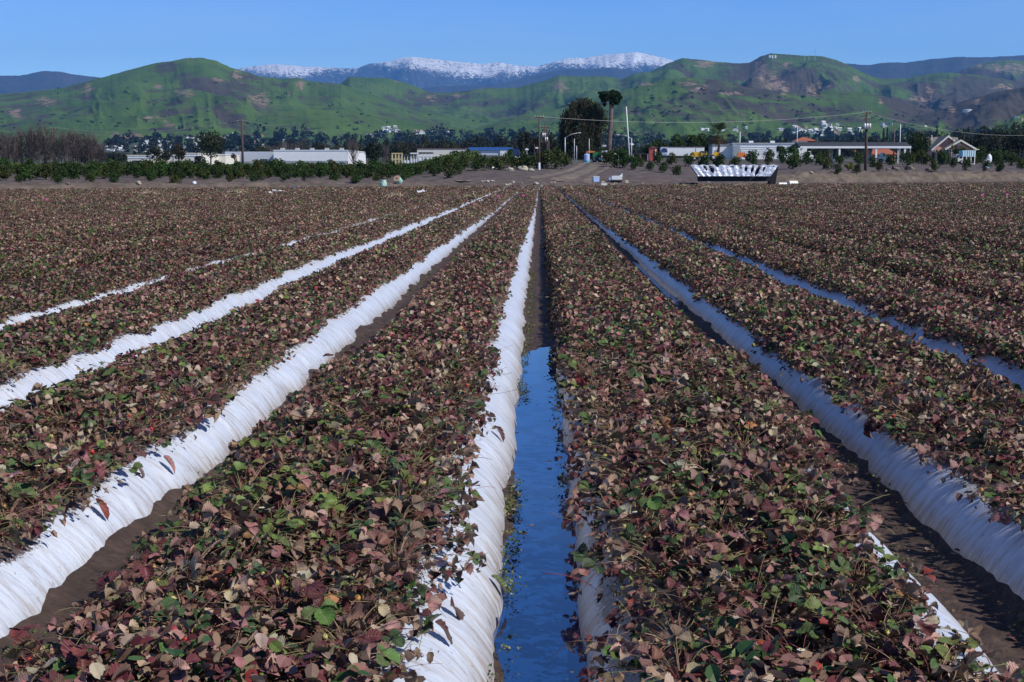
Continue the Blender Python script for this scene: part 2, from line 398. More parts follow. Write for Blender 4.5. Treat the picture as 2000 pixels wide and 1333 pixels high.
mw = bpy.data.materials.new('furrow_water'); mw.use_nodes = True
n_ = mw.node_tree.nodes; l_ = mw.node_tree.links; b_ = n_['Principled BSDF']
b_.inputs['Base Color'].default_value = (.006, .034, .13, 1); b_.inputs['Roughness'].default_value = .015; b_.inputs['IOR'].default_value = 3.2  # blue base colour stands in for part of the sky's reflection
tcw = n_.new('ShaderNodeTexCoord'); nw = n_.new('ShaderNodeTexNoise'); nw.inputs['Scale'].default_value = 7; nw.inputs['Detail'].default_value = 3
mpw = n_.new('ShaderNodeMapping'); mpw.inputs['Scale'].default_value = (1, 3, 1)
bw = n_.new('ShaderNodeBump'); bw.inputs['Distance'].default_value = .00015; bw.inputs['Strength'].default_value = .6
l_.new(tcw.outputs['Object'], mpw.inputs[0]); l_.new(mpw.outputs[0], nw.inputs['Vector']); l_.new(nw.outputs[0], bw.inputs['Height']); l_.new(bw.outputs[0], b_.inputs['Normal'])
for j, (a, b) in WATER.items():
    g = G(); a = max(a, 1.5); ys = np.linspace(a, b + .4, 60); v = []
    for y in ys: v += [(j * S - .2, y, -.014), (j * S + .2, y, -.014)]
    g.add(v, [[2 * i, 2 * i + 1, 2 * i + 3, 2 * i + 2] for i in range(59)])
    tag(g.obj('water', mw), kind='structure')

# ---------------------------------------------------------------- leaves
PAL = np.array([(.088, .022, .026), (.122, .058, .048), (.255, .125, .115), (.34, .255, .185), (.058, .105, .026), (.115, .155, .040), (.026, .062, .022), (.22, .03, .03), (.28, .15, .06), (.185, .122, .08)])
def pal_w(green): # green 0..1
    w = np.array([.25, .18, .155, .115, .075, .035, .07, .012, .006, .14])
    w2 = np.array([.13, .10, .10, .08, .24, .12, .14, .01, .01, .07])
    w = w * (1 - green) + w2 * green; return w / w.sum()
def leaflet(L, Wd, cup, bend, fold, rows=11, seed=0):
    t = np.linspace(0, 1, rows); us = np.array([-1, -.5, 0, .5, 1.])
    w = .5 * Wd * np.interp(t, [0, .06, .2, .4, .6, .78, .9, .97, 1], [.05, .28, .66, .92, 1.0, .92, .68, .40, .12])
    ser = np.where(np.arange(rows) % 2 == 0, .88, 1.06)
    Tt, U = np.meshgrid(t, us, indexing='ij')
    X = U * w[:, None]; X = X * np.where(np.abs(U) > .9, ser[:, None], 1)
    Yl = Tt * L + np.where(np.abs(U) > .9, .04 * L * (ser[:, None] - .9) * 3, 0)
    Z = cup * (U ** 2) * Wd * w[:, None] / (Wd * .5) + fold * np.abs(X) + .015 * L * np.sin(Tt * 26 - np.abs(U) * 5) * np.abs(U)
    Z = Z + .08 * L * vn(Tt * 3 + seed, U * 2 + seed, seed)
    an = bend * Tt
    Y2 = L * np.sin(np.clip(an, 1e-4, None)) / np.maximum(bend, 1e-3) if bend > .05 else Yl
    Z2 = -L * (1 - np.cos(an)) / np.maximum(bend, 1e-3) if bend > .05 else 0
    P = np.stack([X, Y2 + (Yl - Tt * L), Z + Z2], -1).reshape(-1, 3)
    i = np.arange(rows - 1)[:, None] * 5; j = np.arange(4)[None]
    f = np.stack([i + j, i + j + 1, i + 6 + j, i + 5 + j], -1).reshape(-1, 4)
    return P, f, np.stack([U, Tt], -1).reshape(-1, 2)
def rotm(yaw, pitch, roll):
    return np.array(Matrix.Rotation(yaw, 3, 'Z') @ Matrix.Rotation(pitch, 3, 'X') @ Matrix.Rotation(roll, 3, 'Y'))
def curve(p0, p1, sag, n=6):
    t = np.linspace(0, 1, n)[:, None]; p0 = np.array(p0); p1 = np.array(p1)
    return p0 + (p1 - p0) * t + np.array([0, 0, 1.]) * sag * (4 * t * (1 - t))

# leaf material with chevron veins from the leaf's own UVs
m = M['leaf']; n = m.node_tree.nodes; l = m.node_tree.links; b = n['Principled BSDF']
uvn = n.new('ShaderNodeUVMap'); uvn.uv_map = 'UVMap'; sx = n.new('ShaderNodeSeparateXYZ'); l.new(uvn.outputs[0], sx.inputs[0])
def mm(op, a, b_=None, c=None):
    x = n.new('ShaderNodeMath'); x.operation = op
    for i, q in enumerate((a, b_, c)):
        if q is None: continue
        if isinstance(q, (int, float)): x.inputs[i].default_value = q
        else: l.new(q, x.inputs[i])
    return x.outputs[0]
au = mm('ABSOLUTE', sx.outputs[0]); ph = mm('SUBTRACT', mm('MULTIPLY', sx.outputs[1], 36.0), mm('MULTIPLY', au, 13.0))
vein = mm('POWER', mm('ADD', mm('MULTIPLY', mm('SINE', ph), .5), .5), 6.0)
mid = mm('LESS_THAN', au, .06)
vein = mm('MAXIMUM', vein, mid); vein = mm('MULTIPLY', vein, mm('GREATER_THAN', sx.outputs[1], .001))
old = b.inputs['Base Color'].links[0].from_socket
mxv = n.new('ShaderNodeMix'); mxv.data_type = 'RGBA'; l.new(mm('MULTIPLY', vein, .20), mxv.inputs[0]); l.new(old, mxv.inputs[6]); mxv.inputs[7].default_value = (.42, .30, .24, 1)
l.new(mxv.outputs[2], b.inputs['Base Color'])
bpv = n.new('ShaderNodeBump'); bpv.inputs['Distance'].default_value = .0011; bpv.inputs['Strength'].default_value = .9; bpv.invert = True
l.new(vein, bpv.inputs['Height']); l.new(bpv.outputs[0], b.inputs['Normal'])

def make_plant(seed, green, lab):
    r = np.random.default_rng(seed); rd = random.Random(seed)
    root = empty('strawberry_plant', (0, 0, -50), lab, 'strawberry plant')
    gl = G(); gs = G(); gw = G()
    w = pal_w(green)
    nl = 27 + int(r.integers(0, 8))
    for i in range(nl):
        az = r.uniform(0, 2 * math.pi); rr = .05 + .20 * math.sqrt(r.uniform(0, 1)); hh = r.uniform(.045, .135) * (1.25 if r.uniform() < .15 else 1) * (1 - .8 * max(0, rr - .15) / .1 * .6)
        tip = np.array([math.cos(az) * rr, math.sin(az) * rr, hh])
        ci = r.choice(10, p=w); c = PAL[ci] * r.uniform(.75, 1.25)
        sc = np.array([.17, .045, .04]) if r.uniform() < .35 else (np.array([.16, .17, .06]) if r.uniform() < .4 else np.array([.28, .19, .12]))
        gs.tube(curve((0, 0, 0), tip, .03), np.linspace(.0017, .0009, 6), 4, sc * r.uniform(.7, 1.2))
        yaw = az - math.pi / 2 + r.uniform(-.8, .8); L = r.uniform(.026, .054) * (1.15 if r.uniform() < .2 else 1) * (1.12 if ci in (4, 5, 6) else 1); wilt = r.uniform() < .45 and ci not in (4, 5)
        pitch = r.uniform(-1.2, .9) if wilt else r.uniform(-.45, .75); roll = r.normal(0, .55 if wilt else .35)
        B = rotm(yaw, pitch, roll)
        for q, (ang, off) in enumerate(((0, 1), (1.25, .8), (-1.25, .8))):
            P, f, uv = leaflet(L * off, L * off * r.uniform(.9, 1.12), r.uniform(-.1, .35) if wilt else r.uniform(-.05, .2), r.uniform(.2, 1.7) if wilt else r.uniform(.06, .5), r.uniform(.05, .5) if not wilt else r.uniform(.1, 1.4), seed=int(r.integers(0, 999)))
            A = rotm(ang, r.uniform(-.35, .25), r.normal(0, .2))
            P = (P + [0, .004, 0]) @ A.T @ B.T + tip
            gl.add(P, f, np.clip(c * r.uniform(.85, 1.15, 3) * r.uniform(.85, 1.15), 0, 1), uv)
    for i in range(90):
        az = r.uniform(0, 2 * math.pi); rr = .27 * math.sqrt(r.uniform(0, 1))
        ci = r.choice([0, 1, 2, 3, 9, 1, 9, 6]); c = PAL[ci] * r.uniform(.5, 1.1)
        L = r.uniform(.012, .040); P, f, uv = leaflet(L, L * r.uniform(.5, .9), r.uniform(0, .8), r.uniform(.3, 2.2), r.uniform(.2, 1.5), rows=7, seed=i)
        P = P @ rotm(r.uniform(0, 6.3), r.uniform(-.9, .9), r.normal(0, .9)).T + [math.cos(az) * rr, math.sin(az) * rr, r.uniform(.0, .055)]
        gw.add(P, f, c, uv)
    for i in range(46):
        az = r.uniform(0, 2 * math.pi); rr = r.uniform(.02, .24); p0 = np.array([math.cos(az) * rr, math.sin(az) * rr, r.uniform(0, .04)])
        p1 = p0 + [r.normal(0, .07), r.normal(0, .07), r.uniform(-.01, .07)]
        c = [(.52, .40, .25), (.32, .18, .11), (.14, .09, .06), (.34, .07, .06), (.26, .28, .09)][r.integers(0, 5)]
        gs.tube(curve(p0, p1, r.uniform(-.01, .03)), r.uniform(.0007, .0014), 3, np.array(c) * r.uniform(.7, 1.1))
    # tiny weed leaves threaded through the plant
    if r.uniform() < .5 + green * .3:
        cx, cy = r.uniform(-.12, .12, 2)
        for i in range(60):
            p = np.array([cx, cy, .02]) + r.normal(0, 1, 3) * [.05, .05, .03]; p[2] = abs(p[2]) + .01
            q = rotm(r.uniform(0, 6.3), r.uniform(-1, 1), r.normal(0, .6)); a_ = r.uniform(.005, .012)
            gl.add(np.array([[-a_ * .4, 0, 0], [a_ * .4, 0, 0], [a_ * .3, a_ * 1.5, 0], [-a_ * .3, a_ * 1.5, 0]]) @ q.T + p, [[0, 1, 2, 3]], np.array([.07, .12, .03]) * r.uniform(.6, 1.5))
    gl.obj('leaves', M['leaf'], root, True, True); gs.obj('stems', M['stem'], root, True); gw.obj('withered_leaves', M['leaf'], root, True, True)
    for i in range(int(r.integers(0, 4))):
        az = r.uniform(0, 6.3); rr = r.uniform(.08, .23); p = [math.cos(az) * rr, math.sin(az) * rr, r.uniform(.04, .085)]; s_ = r.uniform(.0075, .0125)
        c = [(.62, .03, .02), (.45, .42, .12), (.50, .46, .16), (.55, .25, .08)][r.choice(4, p=[.14, .4, .26, .2])]
        b_ = G(); pr = np.array([[.0, -1.5], [.45, -1.2], [.85, -.4], [.95, .3], [.6, .8], [0, .95]]) * s_
        an = np.arange(9) * 2 * math.pi / 9; V = np.vstack([[(x * math.cos(q), x * math.sin(q), z) for q in an] for x, z in pr]); F_ = [[i_ * 9 + j_, i_ * 9 + (j_ + 1) % 9, i_ * 9 + 9 + (j_ + 1) % 9, i_ * 9 + 9 + j_] for i_ in range(5) for j_ in range(9)]
        V = V @ rotm(r.uniform(0, 6), r.uniform(.3, 1.3), 0).T + p
        b_.add(V, F_, c); br = b_.obj('berry', M['berry'], root, True)
        cg = G()
        for q in range(6):
            a1 = q * 1.047; d = np.array([math.cos(a1), math.sin(a1), -.15]); top = np.array(p) + [0, 0, s_ * .9]
            cg.add([top - [d[1] * s_ * .3, -d[0] * s_ * .3, 0], top + [d[1] * s_ * .3, -d[0] * s_ * .3, 0], top + d * s_ * 1.3], [[0, 1, 2]], (.10, .16, .04))
        cg.obj('calyx', M['stem'], br)
    if r.uniform() < .16:
        az = r.uniform(0, 6.3); rr = r.uniform(.05, .2); p = np.array([math.cos(az) * rr, math.sin(az) * rr, r.uniform(.1, .13)]); fg = G()
        for q in range(5):
            a1 = q * 1.2566 + seed; d = np.array([math.cos(a1), math.sin(a1), .15]); s2 = np.array([-d[1], d[0], 0]); L = .0105
            fg.add([p, p + d * L * .5 - s2 * L * .42, p + d * L - s2 * L * .3, p + d * L * 1.15, p + d * L + s2 * L * .3, p + d * L * .5 + s2 * L * .42], [[0, 1, 2, 3], [0, 3, 4, 5]])
        fo = fg.obj('flower', M['petal'], root); cg = G(); cg.blob(p + [0, 0, .002], (.004, .004, .003), 1, 0, 4, (.6, .45, .05)); cg.obj('flower_centre', M['berry'], fo, True)
    return root

PLANTLAB = {-1: "wilted maroon strawberry plant among leaves covering the bed left of the middle water channel",
            0: "wilted mauve and green strawberry plant on the bed right of the middle water channel",
            -2: "wilted strawberry plant on the bed beyond the broad bright white plastic strip",
            1: "wilted strawberry plant on the bed above the shaded blue plastic strip at right",
            -3: "wilted strawberry plant on the third bed left of the water channel",
            2: "wilted strawberry plant on the third bed right of the water channel"}
spots = []
for k in range(-5, 5):
    c = (k + .5) * S; l, r = foliage_limits(k); l += (.15 if k < 0 else .27 if k == 0 else .20); r -= (.18 if k < 0 else .14)
    lines = np.linspace(l, r, 4)
    for li, u in enumerate(lines):
        y = 3.4 + (li % 2) * .17 + rng.uniform(0, .1)
        while y < 16:
            X = c + u + rng.normal(0, .025) - (.25 * (y < 6.9) if (k == 0 and u > .25) else 0); Yp = y + rng.normal(0, .04)
            z = float(bed_z(np.array([u]))[0])
            p = CM.transposed() @ Vector((X, Yp, z + .05 - CAMZ)); px = 1000 + F * p.x / -p.z; py = 666.5 - F * p.y / -p.z
            if -90 < px < 2090 and py < 1333 + 130:
                spots.append((math.hypot(X, Yp), X, Yp, z, k, u))
            y += .325
spots.sort(); NEARP = spots[:300]
RN = NEARP[-1][0]                   # beyond this distance the plants are one mat
protos = [make_plant(100 + i, g_, 'strawberry plant') for i, g_ in enumerate(np.linspace(0, 1, 22) ** 1.6)]
used = set()
for d, X, Yp, z, k, u in NEARP:
    gr = float(vn(X * .9 + 5, Yp * .55, 91)) * .5 + .5 + rng.normal(0, .16)
    i = int(np.clip(gr ** 1.5 * 22, 0, 21))
    lab = PLANTLAB.get(k, PLANTLAB[-3 if k < 0 else 2]); grp = 'plants: ' + lab[:60]
    grp = {-1: 'strawberry plants on the first bed left of the channel', 0: 'strawberry plants on the first bed right of the channel', -2: 'strawberry plants on the second bed left of the channel', 1: 'strawberry plants on the second bed right of the channel'}.get(k, 'strawberry plants on the third bed ' + ('left' if k < 0 else 'right'))
    tilt = 0
    if i not in used:
        used.add(i); o = protos[i]; o.location = (X, Yp, z); o.rotation_euler[2] = rng.uniform(0, 6.28); o['label'] = lab; o['group'] = grp
    else: o = copy_tree(protos[i], (X, Yp, z), rng.uniform(0, 6.28), float(rng.uniform(.9, 1.18)), lab, grp)
    sl = float(bed_z(np.array([u + .04]))[0] - bed_z(np.array([u - .04]))[0]) / .08
    o.rotation_euler[1] = 0; ry = -math.atan(sl) * .8
    o.rotation_euler = (Matrix.Rotation(ry, 4, 'Y') @ Matrix.Rotation(o.rotation_euler[2], 4, 'Z')).to_euler()
for i, o in enumerate(protos):
    if i not in used:
        for ch in list(o.children):
            for c2 in list(ch.children): bpy.data.objects.remove(c2)
            bpy.data.objects.remove(ch)
        bpy.data.objects.remove(o)

# ---------------------------------------------------------------- the rest of the canopy as one mat of leaves
def scatter_leaves(g, P, size, az, pitch, roll, col, kind):
    """kind 2: folded leaflet of 8 verts, 1: folded quad"""
    N = len(P)
    if kind == 2:
        t = np.array([[0, 0, 0], [.40, .25, .10], [.52, .62, .08], [.30, .93, -.02], [0, 1.02, -.10], [-.30, .93, -.02], [-.52, .62, .08], [-.40, .25, .10], [0, .55, -.02]])
        f = np.array([[0, 1, 8, -1], [1, 2, 8, -1], [2, 3, 4, 8], [8, 4, 5, 6], [8, 6, 7, -1], [8, 7, 0, -1]])
    else:
        t = np.array([[0, 0, 0], [.48, .5, .14], [0, 1, -.1], [-.48, .5, .14]])
        f = np.array([[0, 1, 2, -1], [0, 2, 3, -1]])
    ca, sa = np.cos(az), np.sin(az); cp, sp_ = np.cos(pitch), np.sin(pitch); cr_, sr = np.cos(roll), np.sin(roll)
    v = np.broadcast_to(t, (N, len(t), 3)) * size[:, None, None]
    v = v * np.stack([rng.uniform(.75, 1.1, N), np.ones(N), rng.uniform(-.3, 2.2, N)], -1)[:, None]
    x = v[..., 0] * cr_[:, None] + v[..., 2] * sr[:, None]; z = -v[..., 0] * sr[:, None] + v[..., 2] * cr_[:, None]; y = v[..., 1]
    y2 = y * cp[:, None] - z * sp_[:, None]; z2 = y * sp_[:, None] + z * cp[:, None]
    x3 = x * ca[:, None] - y2 * sa[:, None]; y3 = x * sa[:, None] + y2 * ca[:, None]
    V = np.stack([x3, y3, z2], -1) + P[:, None]
    F_ = f[None] + (np.arange(N) * len(t))[:, None, None]; F_ = np.where(f[None] < 0, -1, F_)
    g.add(V.reshape(-1, 3), F_.reshape(-1, 4), np.repeat(col, len(t), 0))
gm = G()
for (y0, y1, dens, sz, kind) in ((0, 20, 2500, .042, 2), (20, 34, 1800, .047, 2), (34, 60, 800, .062, 1), (60, 100, 300, .092, 1), (100, 215, 130, .14, 1)):
    for k in range(-40, 64):
        c = (k + .5) * S; ye = min(y1, float(edge(c)) - 1.5)
        ys = max(y0, abs(c) / .46 - 2.5, 2.4)
        if ye <= ys: continue
        if c < 0: ys = max(ys, abs(c) / .46 - 3.5)
        else: ys = max(ys, abs(c) / .43 - 4)
        if ye <= ys: continue
        l, r = foliage_limits(k)
        N = int((ye - ys) * (r - l) * dens)
        Y = rng.uniform(ys, ye, N)
        q = rng.uniform(0, 1, N)
        lo = l - limit_noise(k, Y, 0); hi = r + limit_noise(k, Y, 1)
        hi = hi + (.13 * sst(Y, 22, 60) if k in (-1, -2) else .05 * sst(Y, 20, 50) if k < 0 else 0); lo = lo - (.045 * sst(Y, 20, 50) if k > 0 else 0)
        U = lo + (hi - lo) * q
        X = c + U + rng.normal(0, .02, N)
        if y0 == 0:
            IX = 1055 + F * X / Y; m_ = (np.hypot(X, Y) > RN - .12) | (IX < -70) | (IX > 2070) | (Y < 3.75); X, Y, U = X[m_], Y[m_], U[m_]; N = len(X)
            if not N: continue
        ht = rng.uniform(0, 1, N) ** .8 * (.115 + .055 * vn(X * 3, Y * 3, 5) + .03 * vn(X * .7, Y * .35, 6)) * np.clip(1.15 - (np.abs(U) / .62) ** 3 * .75, .15, 1)
        zb = np.where(np.abs(U) > .66, .03, bed_z(U)); Z = zb + ht
        if k < -5 or k > 3: Z = np.maximum(Z, .08 + ht)
        gn = np.clip(.45 + 1.2 * fbm(X * .9 + 5, Y * .45, 91, 3), 0, 1)
        w0 = np.cumsum(pal_w(0)); w1 = np.cumsum(pal_w(1)); rr = rng.uniform(0, 1, N)
        ci = np.where(rng.uniform(0, 1, N) < gn * .8, np.searchsorted(w1, rr), np.searchsorted(w0, rr)); ci = np.clip(ci, 0, 9)
        col = PAL[ci] * (1 + .38 * fbm(X * .35, Y * .13, 93, 3))[:, None] * rng.uniform(.72, 1.25, N)[:, None] * rng.uniform(.9, 1.1, (N, 3))
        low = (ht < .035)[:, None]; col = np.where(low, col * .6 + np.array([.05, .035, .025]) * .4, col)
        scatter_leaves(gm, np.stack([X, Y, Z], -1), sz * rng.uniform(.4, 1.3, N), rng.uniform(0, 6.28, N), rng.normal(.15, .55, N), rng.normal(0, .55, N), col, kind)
for j in range(-3, 4):
    N = 420; Y = 3.8 + 30 * rng.uniform(0, 1, N) ** 1.4; X = j * S + rng.choice([-1, 1], N) * .15 * rng.uniform(0, 1, N) ** .45
    if j in WATER: kp = (Y > WATER[j][1]) | (Y < WATER[j][0]) | (rng.uniform(0, 1, N) < .16); X, Y = X[kp], Y[kp]; N = len(X)
    scatter_leaves(gm, np.stack([X, Y, .004 + 0 * X + .03 * (np.abs(X - j * S) > .11)], -1), .03 * rng.uniform(.3, 1.3, N), rng.uniform(0, 6.28, N), rng.normal(.05, .15, N), rng.normal(0, .2, N), PAL[rng.choice([1, 2, 3, 9, 9], N)] * rng.uniform(.4, 1, (N, 1)), 2)
tag(gm.obj('strawberry_foliage', M['leaf'], smooth=False, uv=True), kind='stuff')
# ================================================================ GROUND BEYOND THE FIELD
def grid_obj(name, X, Y, Z, C, mat_, kind='structure', smooth=True):
    n0, n1 = X.shape; i = np.arange(n0 - 1)[:, None] * n1; j = np.arange(n1 - 1)[None]
    f = np.stack([i + j, i + j + 1, i + n1 + j + 1, i + n1 + j], -1).reshape(-1, 4)
    g = G(); g.add(np.stack([X, Y, Z], -1).reshape(-1, 3), f, C.reshape(-1, 3)); o = g.obj(name, mat_, smooth=smooth); tag(o, kind=kind); return o
sv = np.concatenate([np.arange(-2, 3, .5), np.arange(3, 9, .22), np.arange(9, 16, .5), np.arange(16, 47, 1.2)])
xv = np.arange(-75, 150, .5)
s_, X = np.meshgrid(sv, xv, indexing='ij'); Y = edge(X) + s_; Z = T(X, Y) - .01
wr = sst(X / Y, .11, .17); wl = 1 - sst(X / Y, -.11, -.05)
soilc = np.array([.085, .066, .062]); tanc = np.array([.120, .094, .073]); crevc = np.array([.085, .065, .052])
bank = np.exp(-((s_ - 5.4) / 2.2) ** 2) * np.maximum(wr, wl * .55 + .1)
nn = fbm(X * .5, s_ * .9, 41, 4)
wt = np.clip(bank * 1.5 + nn * .9 * bank - .25, 0, 1)[..., None]
C = soilc * (1 - wt) + tanc * wt
dk = (np.clip(-nn * 1.6 - .1, 0, 1) * sst(s_, 1, 3) * (1 - sst(s_, 7, 12)))[..., None]; C = C * (1 + .4 * fbm(X * 2.2, s_ * 1.6, 87, 3))[..., None]; C = C * (1 - .8 * dk) + crevc * .7 * dk  # shade of crevices and undercuts painted into the bank's colour
M['bankm'] = mat('bank_earth', (1, 1, 1), .95, .35, .9, .10, 2.2, attr=True)
grid_obj('earth_bank', X, Y, Z, C, M['bankm'])
sv = np.concatenate([np.arange(45, 200, 4.), np.geomspace(200, 4500, 90)]); av = np.linspace(-1, 1, 260)
s_, A_ = np.meshgrid(sv, av, indexing='ij'); X = A_ * (230 + .85 * s_) + .0; Y = edge(X) + s_; Z = T(X, np.maximum(Y, 60)) - .06
nn = fbm(X * .02, Y * .02, 43, 4)[..., None]
C = np.clip(np.array([.075, .068, .052]) * (1 + .5 * nn), 0, 1) * np.ones(X.shape + (1,))
g2 = np.array([.045, .06, .03]) * (1 + .6 * nn); wf = sst(Y, 420, 600)[..., None]; C = C * (1 - wf) + g2 * wf
grid_obj('ground', X, Y, Z, C, M['ground'])
# dirt road up to the yard, with wheel ruts, and the pale track along the field edge
pts = [at(1090, 352, 155), at(1118, 345, 163), at(1140, 334, 172), at(1160, 324, 184), at(1168, 320, 200), at(1165, 318, 228)]
pts = np.array([(p.x, p.y) for p in pts]); tt = np.linspace(0, 5, 70); cx = np.interp(tt, range(6), pts[:, 0]); cy = np.interp(tt, range(6), pts[:, 1])
for _ in range(6): cx[1:-1] = (cx[:-2] + cx[1:-1] * 2 + cx[2:]) / 4; cy[1:-1] = (cy[:-2] + cy[1:-1] * 2 + cy[2:]) / 4
uu = np.linspace(-1, 1, 17); hw = np.interp(tt, [0, 1.5, 5], [3.6, 2.3, 1.9])
tx, ty = np.gradient(cx), np.gradient(cy); ln = np.hypot(tx, ty); nx_, ny_ = ty / ln, -tx / ln
X = cx[:, None] + nx_[:, None] * uu * hw[:, None]; Y = cy[:, None] + ny_[:, None] * uu * hw[:, None]
Z = T(X, Y) + .045 - .06 * (np.abs(np.abs(uu) - .5) < .14); nn = fbm(X * .8, Y * .3, 47, 3)[..., None]
rut = (np.abs(np.abs(uu) - .5) < .2)[None, :, None] * .22
C = (np.array([.145, .12, .095]) * (1 + .35 * nn)) * (1 - rut); grid_obj('dirt_road', X, Y, Z, C, M['bankm'])
xs = np.arange(-70, 145, .8); us = np.linspace(0, 1, 5); X, U = np.meshgrid(xs, us, indexing='ij'); Y = edge(X) + .2 + U * 2.3; Z = T(X, Y) + .05 * (1 - (2 * U - 1) ** 2)
nn = fbm(X * .3, U, 49, 3)[..., None]; C = np.array([.14, .115, .09]) * (1 + .5 * nn); grid_obj('field_track', X, Y, Z + .01, C, M['bankm'])

# ================================================================ HILLS AND MOUNTAINS
def hill_material(name, snow=False, green=True):
    m = bpy.data.materials.new(name); m.use_nodes = True; n = m.node_tree.nodes; l = m.node_tree.links; b = n['Principled BSDF']
    b.inputs['Roughness'].default_value = 1; b.inputs['Specular IOR Level'].default_value = .1
    at_ = n.new('ShaderNodeAttribute'); at_.attribute_name = 'tint'; sp = n.new('ShaderNodeSeparateColor'); l.new(at_.outputs['Color'], sp.inputs[0])
    tc = n.new('ShaderNodeTexCoord')
    def noise(sc, det=8, rg=.65, st=(1, 1, 1)):
        mp = n.new('ShaderNodeMapping'); mp.inputs['Scale'].default_value = st
        ns = n.new('ShaderNodeTexNoise'); ns.inputs['Scale'].default_value = sc; ns.inputs['Detail'].default_value = det; ns.inputs['Roughness'].default_value = rg
        l.new(tc.outputs['Object'], mp.inputs[0]); l.new(mp.outputs[0], ns.inputs['Vector']); return ns.outputs[0]
    def mr(v, a, c, d=0, e=1):
        r = n.new('ShaderNodeMapRange'); r.inputs[1].default_value = a; r.inputs[2].default_value = c; r.inputs[3].default_value = d; r.inputs[4].default_value = e; l.new(v, r.inputs[0]); return r.outputs[0]
    def ma(op, a, c):
        x = n.new('ShaderNodeMath'); x.operation = op
        for i, q in enumerate((a, c)):
            if isinstance(q, (int, float)): x.inputs[i].default_value = q
            else: l.new(q, x.inputs[i])
        return x.outputs[0]
    def mix(f, a, c):
        x = n.new('ShaderNodeMix'); x.data_type = 'RGBA'; l.new(f, x.inputs[0])
        for i, q in ((6, a), (7, c)):
            if isinstance(q, tuple): x.inputs[i].default_value = (*q, 1)
            else: l.new(q, x.inputs[i])
        return x.outputs[2]
    if green:
        grass = mix(mr(noise(.004), .3, .7), (.048, .098, .021), (.092, .158, .034))
        scrub = mix(mr(noise(.02), .3, .7), (.040, .042, .030), (.085, .070, .060))
        f = mr(ma('ADD', ma('MULTIPLY', sp.outputs[1], 1.0), mr(noise(.006, 11, .75), .3, .7, -.62, .62)), .32, .62)
        base = mix(f, grass, scrub)
        dots = mr(noise(.035, 3, .5), .66, .70, 0, .8); base = mix(dots, base, (.018, .028, .016))
        fb = mr(ma('ADD', sp.outputs[0], mr(noise(.022, 10, .8), .3, .7, -.8, .8)), .62, .80)
        base = mix(fb, base, mix(mr(noise(.05, 6), .35, .65), (.12, .085, .07), (.36, .265, .19)))
    else:
        base = mix(mr(noise(.0016, 10, .7), .3, .7), (.030, .035, .034), (.075, .066, .06))
        if snow:
            f = mr(ma('ADD', sp.outputs[2], mr(noise(.010, 12, .85, (1.6, 1, .45)), .3, .7, -.95, .95)), .43, .52)
            base = mix(f, base, (.90, .92, .95))
    l.new(base, b.inputs['Base Color'])
    bp = n.new('ShaderNodeBump'); bp.inputs['Distance'].default_value = 7 if green else 80; bp.inputs['Strength'].default_value = .8
    l.new(noise(.012 if green else .0022, 10, .6), bp.inputs['Height']); l.new(bp.outputs[0], b.inputs['Normal']); return m
M['hill'] = hill_material('grass_hills'); M['mount'] = hill_material('blue_mountains', green=False); M['snow'] = hill_material('snow_mountains', True, False)

BARE = [(178, 178, 11, 16), (314, 172, 11, 10), (368, 188, 22, 10), (300, 235, 26, 8), (335, 245, 20, 10), (430, 160, 16, 5), (470, 150, 10, 14), (500, 195, 20, 12), (515, 202, 14, 12), (567, 185, 5, 8), (590, 170, 16, 12),
        (245, 267, 55, 5), (95, 200, 26, 10), (35, 222, 18, 12), (1092, 172, 16, 12), (1360, 178, 26, 9), (1375, 130, 30, 12), (1262, 170, 18, 5), (1485, 150, 16, 30), (1475, 130, 12, 14), (1505, 165, 24, 22), (1530, 178, 14, 20), (1600, 170, 18, 10), (1580, 180, 18, 14),
        (1535, 135, 10, 12), (1670, 160, 12, 8), (1812, 185, 9, 14), (1800, 200, 16, 8), (1780, 195, 16, 7), (1765, 135, 8, 4), (1900, 135, 40, 6), (1960, 140, 50, 12), (1715, 204, 5, 7), (1855, 215, 10, 8), (890, 190, 14, 7), (840, 195, 16, 8), (860, 170, 12, 8), (1340, 165, 20, 8),
        (520, 190, 10, 14), (1905, 202, 9, 8), (1250, 228, 6, 8), (1420, 185, 22, 5), (1950, 175, 26, 4), (1620, 110, 16, 3), (775, 163, 6, 5)]
SCR = [(60, 205, 90, 40, .5), (400, 195, 60, 50, .35), (480, 180, 60, 40, .5), (700, 210, 60, 30, .15), (1180, 200, 60, 30, .2), (1330, 215, 120, 26, .45), (1430, 160, 80, 45, .55), (1560, 160, 100, 50, .55), (1560, 230, 130, 20, .5), (1900, 190, 160, 50, .8), (1850, 225, 130, 30, .7), (900, 185, 80, 30, .5), (1000, 215, 100, 20, .35), (820, 190, 40, 40, .4)]
